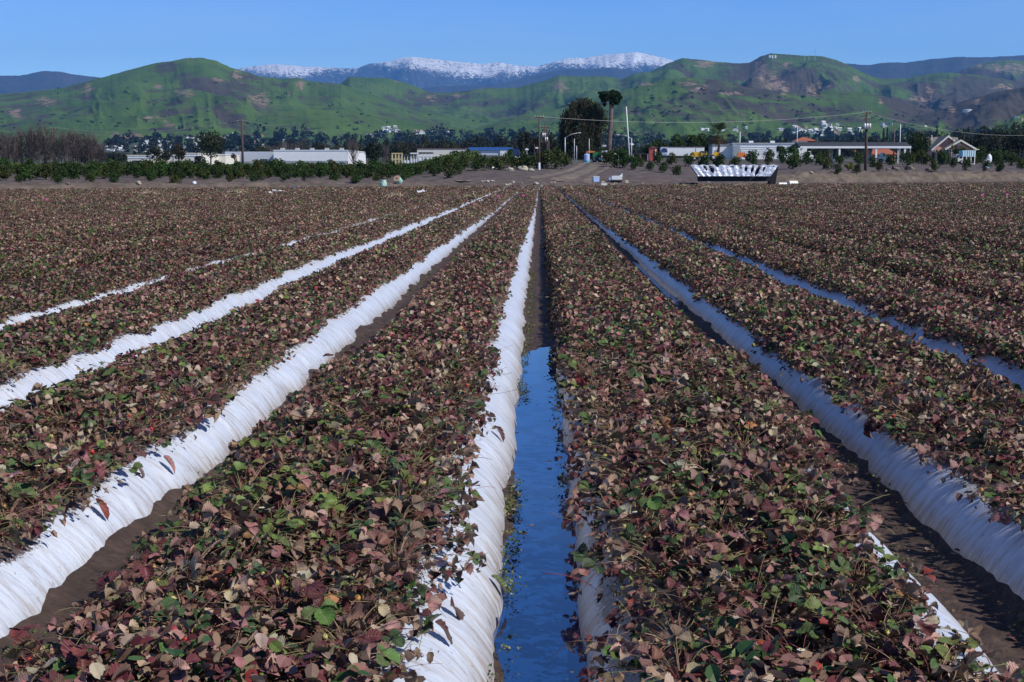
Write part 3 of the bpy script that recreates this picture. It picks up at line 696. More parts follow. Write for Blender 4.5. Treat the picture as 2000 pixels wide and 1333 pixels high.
def make_hill(name, ridge, Yr, Yf, zf, m, nx=420, nt_=90, seed=1, amp=.12, gf=34, back=.35, prof=.9, lean=0, snow=None):
    rp = np.array(ridge, float); px = np.linspace(rp[0, 0], rp[-1, 0], nx)
    ry = np.interp(px, rp[:, 0], rp[:, 1])
    k = np.array([.25, .5, .25]); rs = np.convolve(np.pad(ry, 1, 'edge'), k, 'valid'); ry = rs
    ry = ry + .9 * fbm(px * .11, px * 0 + seed, seed, 4) + (.5 * fbm(px * .5, px * 0, seed + 3, 3) if m != 'hill' else 0)
    t = np.concatenate([np.linspace(0, 1, nt_), 1 + back * np.linspace(.06, 1, 14)])
    PX, Tt = np.meshgrid(px, t, indexing='ij')
    yr = Yr(px) if callable(Yr) else np.full(nx, float(Yr)); yf = Yf(px) if callable(Yf) else np.full(nx, float(Yf))
    tn = np.array([xat(p, 1.0) for p in px])
    Yy = yf[:, None] + (yr - yf)[:, None] * Tt
    sh = lean * np.sin(np.pi * np.clip(Tt, 0, 1)); Xx = tn[:, None] * Yy + sh
    zr = CAMZ + (338 - ry) / F * yr
    zfoot = T(Xx[:, 0], np.full(nx, 3000.)) * 0 + zf
    pr = np.where(Tt <= 1, np.clip(Tt, 0, 1) ** prof * (1 - .12 * np.sin(np.pi * np.clip(Tt, 0, 1))), 1 - ((Tt - 1) / back) ** 1.4 * .75)
    H = (zr - zf)[:, None]
    env = np.sin(np.pi * np.clip(Tt, 0, 1) ** .8) ** .7 * (Tt <= 1)
    sc = gf / (2000.)
    wx = PX * sc + .9 * fbm(PX * sc * .7, Tt * 2.2, seed + 1, 3); n1 = fbm(wx * .5, Tt * 3.2 + 3 + .35 * wx, seed + 11, 4, .45, True); n1 = np.where(n1 > 0, n1 * .75, n1)
    n2 = fbm(PX * sc * .30 + 5 - Tt * .9, Tt * 2.6, seed + 23, 3)
    dz = H * env * (amp * .62 * n1 + amp * 1.9 * n2)
    Z = zf - 15 + (H + 15) * pr + dz
    # image row of each vertex, to lay the bare slides and scrub where they lie on the slopes
    PY = 338 - (Z - CAMZ) / Yy * F
    bare = np.zeros_like(Z); scr = np.clip(.28 - .55 * n1 - .1, 0, .55) + .12 * fbm(PX * .02, PY * .04, seed + 31, 3)
    if m == 'hill':
        wn = fbm(PX * .06, PY * .09, 77, 4)
        for x, y, a_, b__ in BARE:
            d = ((PX - x + wn * 9) / a_) ** 2 + ((PY - y + wn * 6) / b__) ** 2; bare = np.maximum(bare, np.exp(-d * .8) * .85)
        for x, y, a_, b__, q in SCR: scr = scr + q * np.exp(-((PX - x + wn * 30) / a_) ** 2 - ((PY - y + wn * 10) / b__) ** 2)
    sn = np.zeros_like(Z)
    if snow: sn = snow(PX, PY, ry[:, None], n1)
    grid_obj(name, Xx.T, Yy.T, Z.T, np.stack([bare, np.clip(scr, 0, 1), sn], -1).transpose(1, 0, 2), M[m])
def snowf(PX, PY, ry, n1):
    d = PY - ry
    w = np.exp(-((PX - 1210) / 105) ** 2) * 1.0 + np.exp(-((PX - 850) / 80) ** 2) * .85 + np.exp(-((PX - 960) / 80) ** 2) * .75 + np.exp(-((PX - 560) / 70) ** 2) * .7 + .35
    return np.clip(w * (1.0 - d / (24 * w + 3)) + .30 * n1, 0, .72)
make_hill('snowy_mountains', [(380, 160), (430, 148), (470, 138), (500, 133), (540, 130), (600, 134), (640, 136), (700, 138), (722, 130), (740, 127), (765, 126), (785, 119), (800, 116), (830, 118), (870, 123), (940, 130), (975, 127), (1010, 133), (1050, 135), (1075, 128), (1110, 119), (1140, 119), (1180, 113), (1240, 108), (1290, 118), (1320, 127), (1380, 150), (1460, 175)], 25000, 17000, 150, 'snow', 700, 110, 5, .16, 70, prof=1.1, snow=snowf)
make_hill('blue_foothills', [(700, 200), (850, 172), (950, 170), (1000, 163), (1040, 152), (1070, 146), (1110, 139), (1150, 141), (1190, 137), (1250, 146), (1330, 160), (1420, 190)], 17500, 13500, 120, 'mount', 300, 60, 8, .15, 50)
make_hill('west_mountains', [(-160, 148), (-60, 150), (0, 151), (40, 151), (60, 149), (80, 144), (100, 142), (130, 144), (150, 149), (205, 155), (260, 165), (330, 185)], 15000, 11000, 120, 'mount', 240, 60, 12, .16, 44)
make_hill('east_mountains', [(1560, 150), (1640, 130), (1690, 133), (1730, 128), (1760, 129), (1820, 121), (1860, 119), (1910, 119), (1960, 117), (2010, 113), (2080, 108), (2170, 110)], 14500, 10500, 120, 'mount', 240, 60, 15, .14, 30)
make_hill('rocky_hills', [(1700, 190), (1800, 160), (1860, 147), (1900, 132), (1935, 126), (1965, 123), (2000, 128), (2090, 118), (2200, 130)], 9000, 6500, 130, 'hill', 260, 80, 19, .16, 70)
make_hill('green_hills_far', [(560, 215), (640, 185), (668, 167), (685, 154), (720, 156), (760, 157), (800, 167), (830, 180), (855, 185), (890, 183), (950, 176), (1010, 175), (1060, 162), (1090, 152), (1130, 154), (1180, 153), (1212, 159), (1240, 148), (1270, 144), (1300, 130), (1330, 119), (1400, 127), (1440, 130), (1460, 128), (1480, 117), (1500, 111), (1530, 113), (1560, 115), (1600, 116), (1630, 124), (1660, 137), (1685, 150), (1710, 158), (1760, 159), (1800, 151), (1820, 148), (1850, 148), (1900, 152), (1960, 161), (2010, 168), (2090, 160), (2180, 165)], 6800, 4300, 80, 'hill', 1000, 130, 27, .115, 66)
make_hill('green_hill_west', [(-190, 205), (-90, 196), (0, 187), (60, 182), (130, 174), (200, 156), (260, 140), (310, 127), (330, 125), (370, 118), (400, 117), (430, 124), (455, 136), (480, 143), (510, 153), (550, 158), (590, 156), (605, 162), (640, 165), (670, 168), (720, 186), (780, 203), (840, 218), (900, 232), (960, 245), (1040, 262)], 5200, 3000, 62, 'hill', 900, 130, 33, .085, 52)
make_hill('green_spur_east', [(900, 262), (960, 243), (1000, 230), (1060, 222), (1120, 208), (1180, 190), (1230, 176), (1290, 162), (1340, 156), (1400, 160), (1470, 178), (1560, 186), (1620, 181), (1690, 186), (1740, 197), (1800, 213), (1860, 226), (1950, 240), (2060, 250)], 4300, 2850, 60, 'hill', 620, 100, 39, .13, 52)
make_hill('green_spur_west', [(-120, 262), (0, 246), (80, 232), (170, 236), (260, 222), (330, 224), (420, 238), (520, 226), (600, 214), (700, 224), (800, 238), (900, 252), (1000, 262)], 3700, 2700, 56, 'hill', 520, 80, 45, .14, 44)
make_hill('scrub_spur_east', [(1640, 268), (1740, 240), (1820, 222), (1880, 200), (1940, 184), (2010, 172), (2120, 160), (2200, 170)], 4000, 2750, 58, 'hill', 360, 90, 51, .15, 60)
# ================================================================ BEYOND THE FIELD: helpers
DG = bpy.context.evaluated_depsgraph_get()
from mathutils.bvhtree import BVHTree
def _bvh(names):
    vs, ps, n0 = [], [], 0
    for nm in names:
        me = bpy.data.objects[nm].data; a_ = np.empty(len(me.vertices) * 3); me.vertices.foreach_get('co', a_); a_ = a_.reshape(-1, 3)
        f_ = np.empty(len(me.loops), np.int32); me.loops.foreach_get('vertex_index', f_); f_ = f_.reshape(-1, 4) + n0
        vs.append(a_); ps.append(f_); n0 += len(a_)
    return BVHTree.FromPolygons(np.vstack(vs).tolist(), np.vstack(ps).tolist())
BV = _bvh(['ground', 'green_spur_east', 'green_spur_west', 'green_hill_west', 'scrub_spur_east', 'green_hills_far'])
def hit(px, py):
    d = (at(px, py, 100) - Vector((0, 0, CAMZ))).normalized(); r = BV.ray_cast(Vector((0, 0, CAMZ)) + d * 430, d)
    return r[0]
def drop(x, y):
    r = BV.ray_cast(Vector((x, y, 3000)), Vector((0, 0, -1))); return r[0].z if r[0] else gz(x, y)
def crown(g, c, r, n, leaf, col, seed, lobes=9, flat=.85, drop_=0.0, shell=.55, cvar=.25):
    """leaf-sized faces spread through several uneven lobes"""
    q = np.random.default_rng(seed); c = np.array(c, float); r = np.array(r, float)
    L = []
    for i in range(lobes):
        d = q.normal(0, 1, 3); d /= np.linalg.norm(d); k = q.uniform(.30, .86)
        L.append((c + d * r * k * [1, 1, flat], r * q.uniform(.32, .54), q.uniform(1 - cvar, 1 + cvar)))
    per = n // lobes
    for lc, lr, lm in L:
        d = q.normal(0, 1, (per, 3)); d /= np.linalg.norm(d, axis=1)[:, None]
        rad = q.uniform(shell, 1.08, per) ** .6
        P = lc + d * lr * rad[:, None]; P[:, 2] -= drop_ * q.uniform(0, 1, per)
        a1 = q.normal(0, 1, (per, 3)); a1[:, 2] -= drop_ * 2; a1 /= np.linalg.norm(a1, axis=1)[:, None]
        b1 = np.cross(a1, q.normal(0, 1, (per, 3))); b1 /= np.linalg.norm(b1, axis=1)[:, None] + 1e-6
        s = leaf * q.uniform(.55, 1.25, per)[:, None]
        V = np.stack([P - a1 * s * .5, P + b1 * s * .38, P + a1 * s * .6, P - b1 * s * .38], 1).reshape(-1, 3)
        C = np.array(col) * lm * q.uniform(.7, 1.3, (per, 1)); C = np.repeat(np.clip(C, 0, 1), 4, 0)
        g.add(V, np.arange(per * 4).reshape(-1, 4), C)
def trunk(g, h, r0, r1, limbs=5, spread=1.5, seed=0, lean=.03, start=.45):
    q = random.Random(seed); p = [(lean * h * math.sin(t * 2) * .5, lean * h * t * .3, h * t) for t in (-.06, .2, .45, .7, 1)]
    g.tube(p, [r0 * 1.35, r0, r0 * .8, r0 * .55, r1], 8)
    for i in range(limbs):
        t = start + (1 - start) * i / max(limbs, 1); a_ = q.uniform(0, 6.28); b_ = np.array([lean * h * math.sin(t * 2) * .5, lean * h * t * .3, h * t]); e_ = b_ + np.array([math.cos(a_) * spread, math.sin(a_) * spread, spread * q.uniform(.5, 1.1)])
        g.tube([b_, (b_ + e_) / 2 + [0, 0, .08 * spread], e_], [r0 * .4, r0 * .25, r0 * .1], 5)
def tree(name, loc, h, w, label, cat='tree', group=None, col=(.045, .06, .03), n=900, leaf=.4, seed=0, bark='bark', th=.35, **kw):
    root = empty(name, loc, label, cat, group)
    g = G(); trunk(g, h * .8, max(.08, h * .022), .04, 6, w * .28, seed, start=th); g.obj('trunk', M[bark], root, True)
    g = G(); cz = h * (1 + th * .8) / 2; crown(g, (0, 0, cz), (w / 2, w / 2, h * (1 - th * .8) / 2), n, leaf, col, seed, **kw); g.obj('crown', M['foliage'], root)
    return root
def conifer(name, loc, h, w, label, group=None, col=(.028, .045, .028), seed=0, n=700, leaf=.5):
    root = empty(name, loc, label, 'tree', group); q = np.random.default_rng(seed)
    G().tube([(0, 0, -.5), (0, 0, h * .97)], [h * .022, .04], 6).obj('trunk', M['bark'], root, True)
    g = G(); t = q.uniform(0, 1, n) ** 1.3; a_ = q.uniform(0, 6.28, n); rr = (1 - t) ** .8 * w / 2 * q.uniform(.5, 1.05, n) * (.8 + .2 * np.sin(t * 40))
    P = np.stack([np.cos(a_) * rr, np.sin(a_) * rr, h * (.08 + .92 * t)], -1); d = np.stack([np.cos(a_), np.sin(a_), -.5 + 0 * a_], -1); s_ = np.stack([-np.sin(a_), np.cos(a_), 0 * a_], -1); L = leaf * q.uniform(.6, 1.3, n)[:, None]
    V = np.stack([P - d * L * .5, P + s_ * L * .4, P + d * L * .6, P - s_ * L * .4], 1).reshape(-1, 3)
    g.add(V, np.arange(4 * n).reshape(-1, 4), np.repeat(np.array(col) * q.uniform(.65, 1.4, (n, 1)), 4, 0)); g.obj('crown', M['foliage'], root); return root
def bare_tree(name, loc, h, w, label, group=None, seed=0, m='twig', n=60, cat='tree', leafy=0, lcol=(.05, .05, .035)):
    root = empty(name, loc, label, cat, group); q = random.Random(seed); g = G()
    g.tube([(0, 0, -.4), (q.uniform(-.3, .3), 0, h * .5), (q.uniform(-.4, .4), 0, h)], [h * .018, h * .012, .03], 5)
    g.obj('trunk', M['palebark'], root, True); g = G()
    for i in range(n):
        z0 = h * q.uniform(.08, .9); a_ = q.uniform(0, 6.28); L = w * .5 * (1 - .55 * z0 / h) * q.uniform(.5, 1.15)
        e_ = np.array([math.cos(a_) * L, math.sin(a_) * L, z0 + L * q.uniform(1.0, 2.6)]); e_[2] = min(e_[2], h * 1.02)
        b_ = np.array([0, 0, z0]); mid = (b_ + e_) / 2 - [0, 0, .1 * L]; g.tube([b_, mid, e_], [.05, .03, .012], 3, cap=False)
        for k in range(4):
            t = q.uniform(.3, 1); p = b_ + (e_ - b_) * t; g.tube([p, p + [q.uniform(-.5, .5), q.uniform(-.5, .5), q.uniform(.4, 1.5)]], [.025, .01], 3, cap=False)
    g.obj('branches', M[m], root)
    if leafy:
        g = G(); crown(g, (0, 0, h * .62), (w * .5, w * .5, h * .4), leafy, .32, lcol, seed, lobes=12, shell=.2); g.obj('crown', M['foliage'], root)
    return root

# ---------------------------------------------------------------- young citrus
def citrus(seed, h, w, label, group, col):
    root = empty('citrus_bush', (0, 0, -60), label, 'bush', group); g = G(); trunk(g, h * .6, .05, .02, 5, w * .3, seed, start=.2); g.obj('trunk', M['bark'], root, True)
    g = G(); crown(g, (0, 0, h * .47), (w / 2, w / 2, h * .5), 760, .14, col, seed, lobes=14, shell=.35, cvar=.3, flat=1.0); g.obj('foliage', M['foliage'], root); return root
CL = 'young dark green citrus bush on the bare earth slope beyond the field'
CO = 'dark green citrus tree in the close-set orchard rows behind the slope'
cp = [citrus(200 + i, 1.35, 1.25, CL, 'citrus bushes on the bare slope', (.040 + .010 * (i % 3), .070 + .012 * (i % 2), .020)) for i in range(7)]
usedc = set(); ncit = 0; OR = []
def put_citrus(x, y, sc, front, yel=False):
    global ncit
    i = random.randrange(7); z = gz(x, y) - .04
    lab, grp = (CL, 'citrus bushes on the bare slope') if front else (CO, 'citrus trees in the orchard rows')
    s3 = (sc * random.uniform(.9, 1.12), sc * random.uniform(.9, 1.12), sc * random.uniform(.85, 1.15))
    if i not in usedc: usedc.add(i); o = cp[i]; o.location = (x, y, z); o.rotation_euler[2] = random.uniform(0, 6.3); o.scale = s3; o['label'] = lab; o['group'] = grp
    else: copy_tree(cp[i], (x, y, z), random.uniform(0, 6.3), s3, lab, grp)
    ncit += 1
ROAD = list(zip(cx, cy))
def clear(x, y): return all((x - a_) ** 2 + (y - b_) ** 2 > 3.3 ** 2 for a_, b_ in ROAD[::3])
for row, (s0, dx, sc, pr) in enumerate(((8.3, 2.1, .70, .85), (13.5, 2.2, .85, .88), (18, 2.2, 1.0, .95), (23, 2.2, 1.1, .9))):
    x = -62.0
    while x < 110:
        X_ = x + random.uniform(-.35, .35); Y_ = float(edge(X_)) + s0 + random.uniform(-.6, .6); tn = X_ / Y_
        x += dx * (1.0 if tn < -.03 else 1.75)
        if not (-.40 < tn < -.045) or not clear(X_, Y_) or random.random() > pr: continue
        if tn > -.09 and row == 0: continue
        if -.05 < tn < .03 and row < 2: continue
        if .085 < tn < .175 and row < 2: continue
        if tn > .0 and row == 3 and random.random() < .35: continue
        if ncit < 215: put_citrus(X_, Y_, sc * (1.5 if tn > .17 else 1.3 if tn > -.03 else 1.12) * random.uniform(.8, 1.15), True)
def hitT(px, py):
    for Y_ in np.arange(135, 420, .3):
        p_ = at(px, py, Y_)
        if Y_ > float(edge(p_.x)) + 3 and p_.z <= gz(p_.x, Y_): return p_
    return at(px, py, 190)
for px_, py_, w_ in [(1000, 329, 26), (1018, 330, 30), (1034, 331, 30), (1048, 329, 28), (1066, 330, 32), (1085, 330, 34), (1102, 326, 28), (1185, 323, 26), (1200, 327, 28), (1216, 328, 30), (1236, 332, 24), (1250, 326, 20), (1270, 334, 17), (1296, 338, 21), (1322, 342, 21), (1345, 326, 26), (1375, 328, 28), (1405, 327, 28), (1435, 327, 24), (1470, 325, 28), (1312, 323, 26), (1285, 322, 20), (1500, 322, 20),
    (1548, 331, 33), (1574, 322, 28), (1604, 323, 28), (1616, 332, 22), (1635, 341, 20), (1640, 321, 20), (1673, 339, 19), (1677, 323, 28), (1706, 327, 25), (1717, 336, 20), (1740, 323, 24), (1772, 327, 34), (1808, 322, 26), (1825, 335, 22), (1842, 323, 26), (1863, 328, 20), (1886, 333, 22), (1925, 333, 24), (1953, 335, 24), (1945, 321, 28), (1976, 324, 28), (1996, 331, 26), (1878, 318, 24), (1912, 318, 26), (1785, 319, 24), (1899, 322, 22), (960, 329, 24), (940, 334, 26), (978, 332, 28), (995, 322, 24)] + [(1500 + 23 * i + (i * 7) % 9, 315 + (i * 5) % 6, 24 + (i * 3) % 7) for i in (0, 1, 2, 12, 13, 14, 16, 17, 18, 19, 20)]:
    p_ = hitT(px_, py_); put_citrus(p_.x, p_.y, w_ / F * p_.y / (1.12 if px_ < 1300 else 1.3), True)
g = G()                                   # the orchard further back: rows that merge into one green band
q = np.random.default_rng(5)
for s0 in list(np.arange(27, 60, 4.0)) + list(np.arange(60, 170, 8)):
    for x in np.arange(-150, 2, 1.7 if s0 < 60 else 2.4):
        X_ = x + q.uniform(-.3, .3); Y_ = float(edge(X_)) + s0 + q.uniform(-.5, .5); tn = X_ / Y_
        if not (-.41 < tn < -.045): continue
        if s0 < 42 and tn > -.15 and not clear(X_, Y_): continue
        if s0 < 36 and ncit < 292 and tn > -.385: put_citrus(X_, Y_, 1.15 * q.uniform(.85, 1.15), False); continue
        h = 1.1 * q.uniform(.8, 1.2); z = gz(X_, Y_)
        crown(g, (X_, Y_, z + h * .55), (1.1, 1.1, h * .5), 70 if s0 < 60 else 36, .30 if s0 < 60 else .42, np.array([.070, .100, .028]) * q.uniform(.7, 1.35), int(q.integers(0, 9999)), lobes=4)
tag(g.obj('orchard_rows', M['foliage']), kind='stuff')
yb = citrus(300, 1.25, 1.3, 'yellow-green citrus bush on the slope beside the tall transformer pole', None, (.16, .17, .02)); p = hitT(1657, 334); yb.location = (p.x, p.y, gz(p.x, p.y)); del_ = None
for k_ in ('group',):
    if k_ in yb: del yb[k_]

# ---------------------------------------------------------------- trees
def Tz(px, Y): x = xat(px, Y); return x, Y, gz(x, Y) - .05
def htop(px, ytop, Y): return zat(ytop, Y) - gz(xat(px, Y), Y)
def T_(px, ytop, wpx, Y, label, **kw):
    x, y, z = Tz(px, Y); h = htop(px, ytop, Y); w = wpx / F * Y; return tree(kw.pop('name', 'tree'), (x, y, z), h, w, label, **kw)
# weeping tree and the stripped trunk with its umbrella crown
Y = 235; x, y, z = Tz(1133, Y); h = htop(1133, 190, Y); root = empty('weeping_tree', (x, y, z), 'huge dark weeping tree with a rounded hanging crown beside the tall bare trunk', 'tree')
g = G(); trunk(g, h * .85, .5, .1, 9, 2.4, 4, lean=.05, start=.3); g.obj('trunk', M['bark'], root, True)
g = G(); q = np.random.default_rng(12)
wx_ = lambda t: np.interp(t, [0, .25, .5, .7, .85, .93, 1], [3.35, 3.5, 3.45, 3.4, 2.9, 2.0, .5])
for i in range(420):
    t = q.uniform(.05, 1) ** .75; a_ = q.uniform(0, 6.28); rr = wx_(t) * q.uniform(.55, 1.0); cxx = .35 * (t - .5) * 2 + (.9 * (t > .62) * (t < .93) * max(0, math.cos(a_)))
    px_, py_, pz = math.cos(a_) * rr + cxx, math.sin(a_) * rr, h * t
    m_ = 60; L = q.uniform(1.2, 3.0); tt_ = q.uniform(0, 1, m_); P = np.stack([px_ + q.normal(0, .22, m_), py_ + q.normal(0, .22, m_), pz - L * tt_ + q.normal(0, .1, m_)], -1); P[:, 2] = np.maximum(P[:, 2], .4)
    s1 = q.uniform(.08, .18, (m_, 1)); d1 = q.normal(0, .35, (m_, 3)) + [0, 0, -1]; b1 = np.cross(d1, q.normal(0, 1, (m_, 3))); b1 /= np.linalg.norm(b1, axis=1)[:, None]
    V = np.stack([P - b1 * s1 * .5, P + d1 * s1 * 1.6, P + b1 * s1 * .5, P - d1 * s1], 1).reshape(-1, 3)
    C = np.array([.050, .052, .030]) * q.uniform(.6, 1.5) * q.uniform(.7, 1.35, (m_, 1)); g.add(V, np.arange(m_ * 4).reshape(-1, 4), np.repeat(C, 4, 0))
g.obj('crown', M['foliage'], root)
Y = 232; x, y, z = Tz(1188, Y); h = htop(1188, 177, Y); root = empty('tall_bare_tree', (x, y, z), 'tall stripped tree trunk carrying a flat umbrella crown of dark leaves', 'tree')
u = Y / F
g = G(); g.tube([(-.1, 0, -.4), (.15, 0, h * .3), (.35, 0, h * .55), (.40, 0, h * .74), (.15, 0, h * .86), (.3, 0, h * .95)], [.50, .42, .36, .28, .16, .10], 10)
g.tube([(.38, 0, h * .7), (.75, 0, h * .66)], [.14, .05], 5); g.tube([(.38, 0, h * .72), (.9, .1, h * .82), (1.0, 0, h * .9)], [.22, .14, .06], 6); g.tube([(.15, 0, h * .84), (-.8, 0, h * .92)], [.12, .05], 5)
for i in range(12):
    t = random.uniform(.15, .66); a_ = random.uniform(0, 6.28); p0 = np.array([.15 + .3 * t, 0, h * t]); g.tube([p0, p0 + [math.cos(a_) * .75, math.sin(a_) * .75, .12]], [.07, .03], 4)
g.obj('trunk', M['palebark'], root, True)
g = G(); q = np.random.default_rng(3)
for (cx_, cz_, rx, rz_, n_l) in ((1, 182, 11, 5, 700), (0, 189, 17, 8, 1100), (-10, 191, 10, 8, 800), (10, 192, 12, 9, 800), (-6, 184, 12, 5, 500), (8, 188, 14, 7, 700), (0, 183, 10, 5, 700), (-12, 186, 8, 5, 420), (12, 186, 8, 6, 420), (8, 194, 8, 8, 480), (-10, 196, 6, 7, 320), (-9, 204, 3, 5, 140), (14, 198, 6, 6, 260), (4, 204, 5, 5, 160), (16, 190, 5, 4, 180), (-18, 183, 5, 3, 160)):
    crown(g, (cx_ * u + .1, q.uniform(-.4, .4), zat(cz_, Y) - z), (rx * u * 1.08, rx * u * 1.2, rz_ * u * 1.25), n_l * 2, .22, (.020, .040, .016), int(cx_ * 7 + cz_), lobes=5, shell=.3)
g.obj('crown', M['foliage'], root)
T_(412, 251, 60, 330, 'broad spreading tree with see-through lower crown before the white warehouse', col=(.040, .052, .024), n=2600, leaf=.42, seed=31, th=.3, lobes=20)
T_(312, 283, 44, 345, 'rounded dark tree before the low cream warehouse', col=(.038, .045, .028), n=1300, leaf=.42, seed=32, th=.15)
T_(349, 275, 34, 340, 'olive-brown drooping tree before the gap in the cream warehouse', col=(.06, .055, .028), n=1000, leaf=.4, seed=33, th=.3, drop_=.8)
T_(390, 303, 30, 370, 'low dark bushy tree in front of the cream warehouse end', col=(.03, .038, .03), n=700, leaf=.4, seed=34, th=.08)
T_(458, 297, 12, 360, 'small sparse reddish tree close to the white warehouse front', col=(.10, .06, .04), n=220, leaf=.35, seed=35, th=.4)
T_(730, 266, 34, 350, 'dense round dark tree at the right end of the long white warehouse', col=(.020, .030, .018), n=1800, leaf=.42, seed=36, th=.08)
bare_tree('bare_tree', Tz(690, 360), htop(690, 277, 360), 4.5, 'pale leafless tree at the corner of the long white warehouse', seed=5, m='palebark', n=70)
bare_tree('bare_tree', Tz(755, 340), htop(755, 291, 340), 2.6, 'small white-barked leafless tree right of the dense dark tree', seed=6, m='palebark', n=30)
T_(888, 291, 22, 380, 'clipped round tree in front of the cream warehouse with brown coping', col=(.022, .04, .018), n=520, leaf=.4, seed=37, th=.25)
T_(912, 290, 12, 385, 'narrow dark tree between the cream warehouse and the blue-topped warehouse', col=(.022, .035, .018), n=360, leaf=.4, seed=38, th=.1)
T_(1022, 252, 34, 330, 'tall dark tree behind the right end of the blue-topped warehouse', col=(.028, .034, .022), n=1500, leaf=.42, seed=39, th=.1)
T_(1045, 262, 30, 340, 'brownish dark tree behind the cluster of power poles', col=(.045, .035, .025), n=1100, leaf=.42, seed=40, th=.1)
T_(1075, 258, 26, 350, 'dark feathery tree left of the huge weeping tree', col=(.035, .038, .028), n=900, leaf=.42, seed=41, th=.1)
for i, (px, yt, w_) in enumerate(((1270, 275, 34), (1292, 266, 40), (1320, 262, 44), (1350, 260, 44), (1376, 262, 34))):
    T_(px, yt, w_, 305 + i, ['low dark rounded tree at the left end of the leafy bank behind the white trailer', 'second dark rounded tree from the left in the leafy bank behind the white trailer', 'middle rounded tree of the leafy bank above the white trailer', 'broad rounded tree of the leafy bank just above the yellow loader', 'rounded tree of the leafy bank next to the fan palm'][i], col=(.045, .075, .020), n=2600, leaf=.34, seed=50 + i, th=.02, group='leafy trees behind the white trailer')
T_(1798, 252, 54, 262, 'broad leafy green tree between the carport and the salmon house', col=(.030, .052, .014), n=2600, leaf=.30, seed=60, th=.08, lobes=16)
T_(1522, 284, 18, 285, 'small dark round tree in front of the white shed left of the carport', col=(.022, .035, .018), n=500, leaf=.28, seed=61, th=.3)
T_(1542, 283, 18, 286, 'small dark spreading tree touching the left end of the carport', col=(.024, .036, .018), n=500, leaf=.28, seed=62, th=.3)
T_(1672, 282, 12, 300, 'small dark tree seen through the carport opening beside the transformer pole', col=(.026, .042, .016), n=350, leaf=.28, seed=63, th=.2)
for i, (px, yt, w_) in enumerate(((1838, 256, 46), (1880, 250, 54), (1925, 246, 56), (1962, 240, 60), (1998, 232, 60), (2040, 232, 60), (1905, 262, 50), (1950, 258, 60), (1990, 255, 60))):
    T_(px, yt, w_, 360 - (i > 5) * 30, 'tall dark evergreen in the dense grove rising behind the salmon house', col=[(.026, .036, .020), (.034, .040, .022), (.022, .030, .018)][i % 3], n=2100, leaf=.42, seed=70 + i, th=.04, group='dark evergreens behind the salmon house', lobes=13)
def palm(loc, h, r, label, seed=0, nf=34):
    root = empty('fan_palm', loc, label, 'palm tree'); q = random.Random(seed); G().tube([(0, 0, -.3), (.1, 0, h * .5), (0, 0, h)], [.28, .22, .24], 8).obj('trunk', M['bark'], root, True)
    g = G()
    for i in range(nf):
        a_ = q.uniform(0, 6.28); e_ = q.uniform(-.9, 1.25); d = np.array([math.cos(a_) * math.cos(e_), math.sin(a_) * math.cos(e_), math.sin(e_)]); s_ = np.array([-math.sin(a_), math.cos(a_), 0]); c_ = np.array([.045, .060, .022]) * q.uniform(.6, 1.3) if e_ > -.3 else np.array([.12, .09, .05])
        b_ = np.array([0, 0, h]) + d * r * .35
        for k in range(7):
            an = (k - 3) * .24; dd = d * math.cos(an) + s_ * math.sin(an); tip = b_ + dd * r * .65 + [0, 0, -.12 * r]
            w_ = .02 * r; g.add([b_, b_ + dd * r * .35 + s_ * w_, tip, b_ + dd * r * .35 - s_ * w_], [[0, 1, 2, 3]], c_)
        g.add([np.array([0, 0, h]) - s_ * .02, np.array([0, 0, h]) + s_ * .02, b_ + s_ * .02, b_ - s_ * .02], [[0, 1, 2, 3]], c_)
    g.obj('fronds', M['foliage'], root); return root
x, y, z = Tz(1402, 285); palm((x, y, z), htop(1402, 262, 285), 3.2, 'shaggy fan palm in front of the white shed right of the trailer', 2, 80)
x, y, z = Tz(1618, 292); palm((x, y, z), htop(1618, 292, 292), 1.2, 'small palm seen through the left opening of the carport', 3)
x, y, z = Tz(1668, 296); palm((x, y, z), htop(1668, 293, 296), 1.1, 'small palm seen through the middle of the carport beside the wooden pole', 4)

# grove of bare poplars and evergreens at the far left
q = random.Random(9); gi = 0
for i in range(34):
    px = -20 + i * 6.6 + q.uniform(-3, 3); Y = 300 + q.uniform(-12, 40)
    if px > 206: continue
    yt = np.interp(px, [-20, 0, 20, 60, 90, 110, 140, 175, 190, 215], [268, 266, 262, 252, 252, 262, 258, 262, 275, 296]) + q.uniform(-4, 9)
    x, y, z = Tz(px, Y)
    bare_tree('poplar', (x, y, z), htop(px, yt, Y), 3.4, 'slender leafless grey poplar in the crowded grove at the far left', 'leafless poplars in the left grove', seed=i, n=34, leafy=150 if i % 2 else 90, lcol=(.045, .042, .035))
for i, (px, yt, w_) in enumerate(((12, 262, 26), (60, 252, 30), (88, 250, 34), (138, 256, 40), (152, 260, 40), (172, 268, 34), (-12, 262, 30), (35, 264, 24), (188, 276, 24))):
    T_(px, yt, w_, 352, 'dark leafy evergreen standing among the leafless poplars of the left grove', col=(.022, .030, .018), n=1300, leaf=.45, seed=90 + i, th=.1, group='evergreens in the left grove')

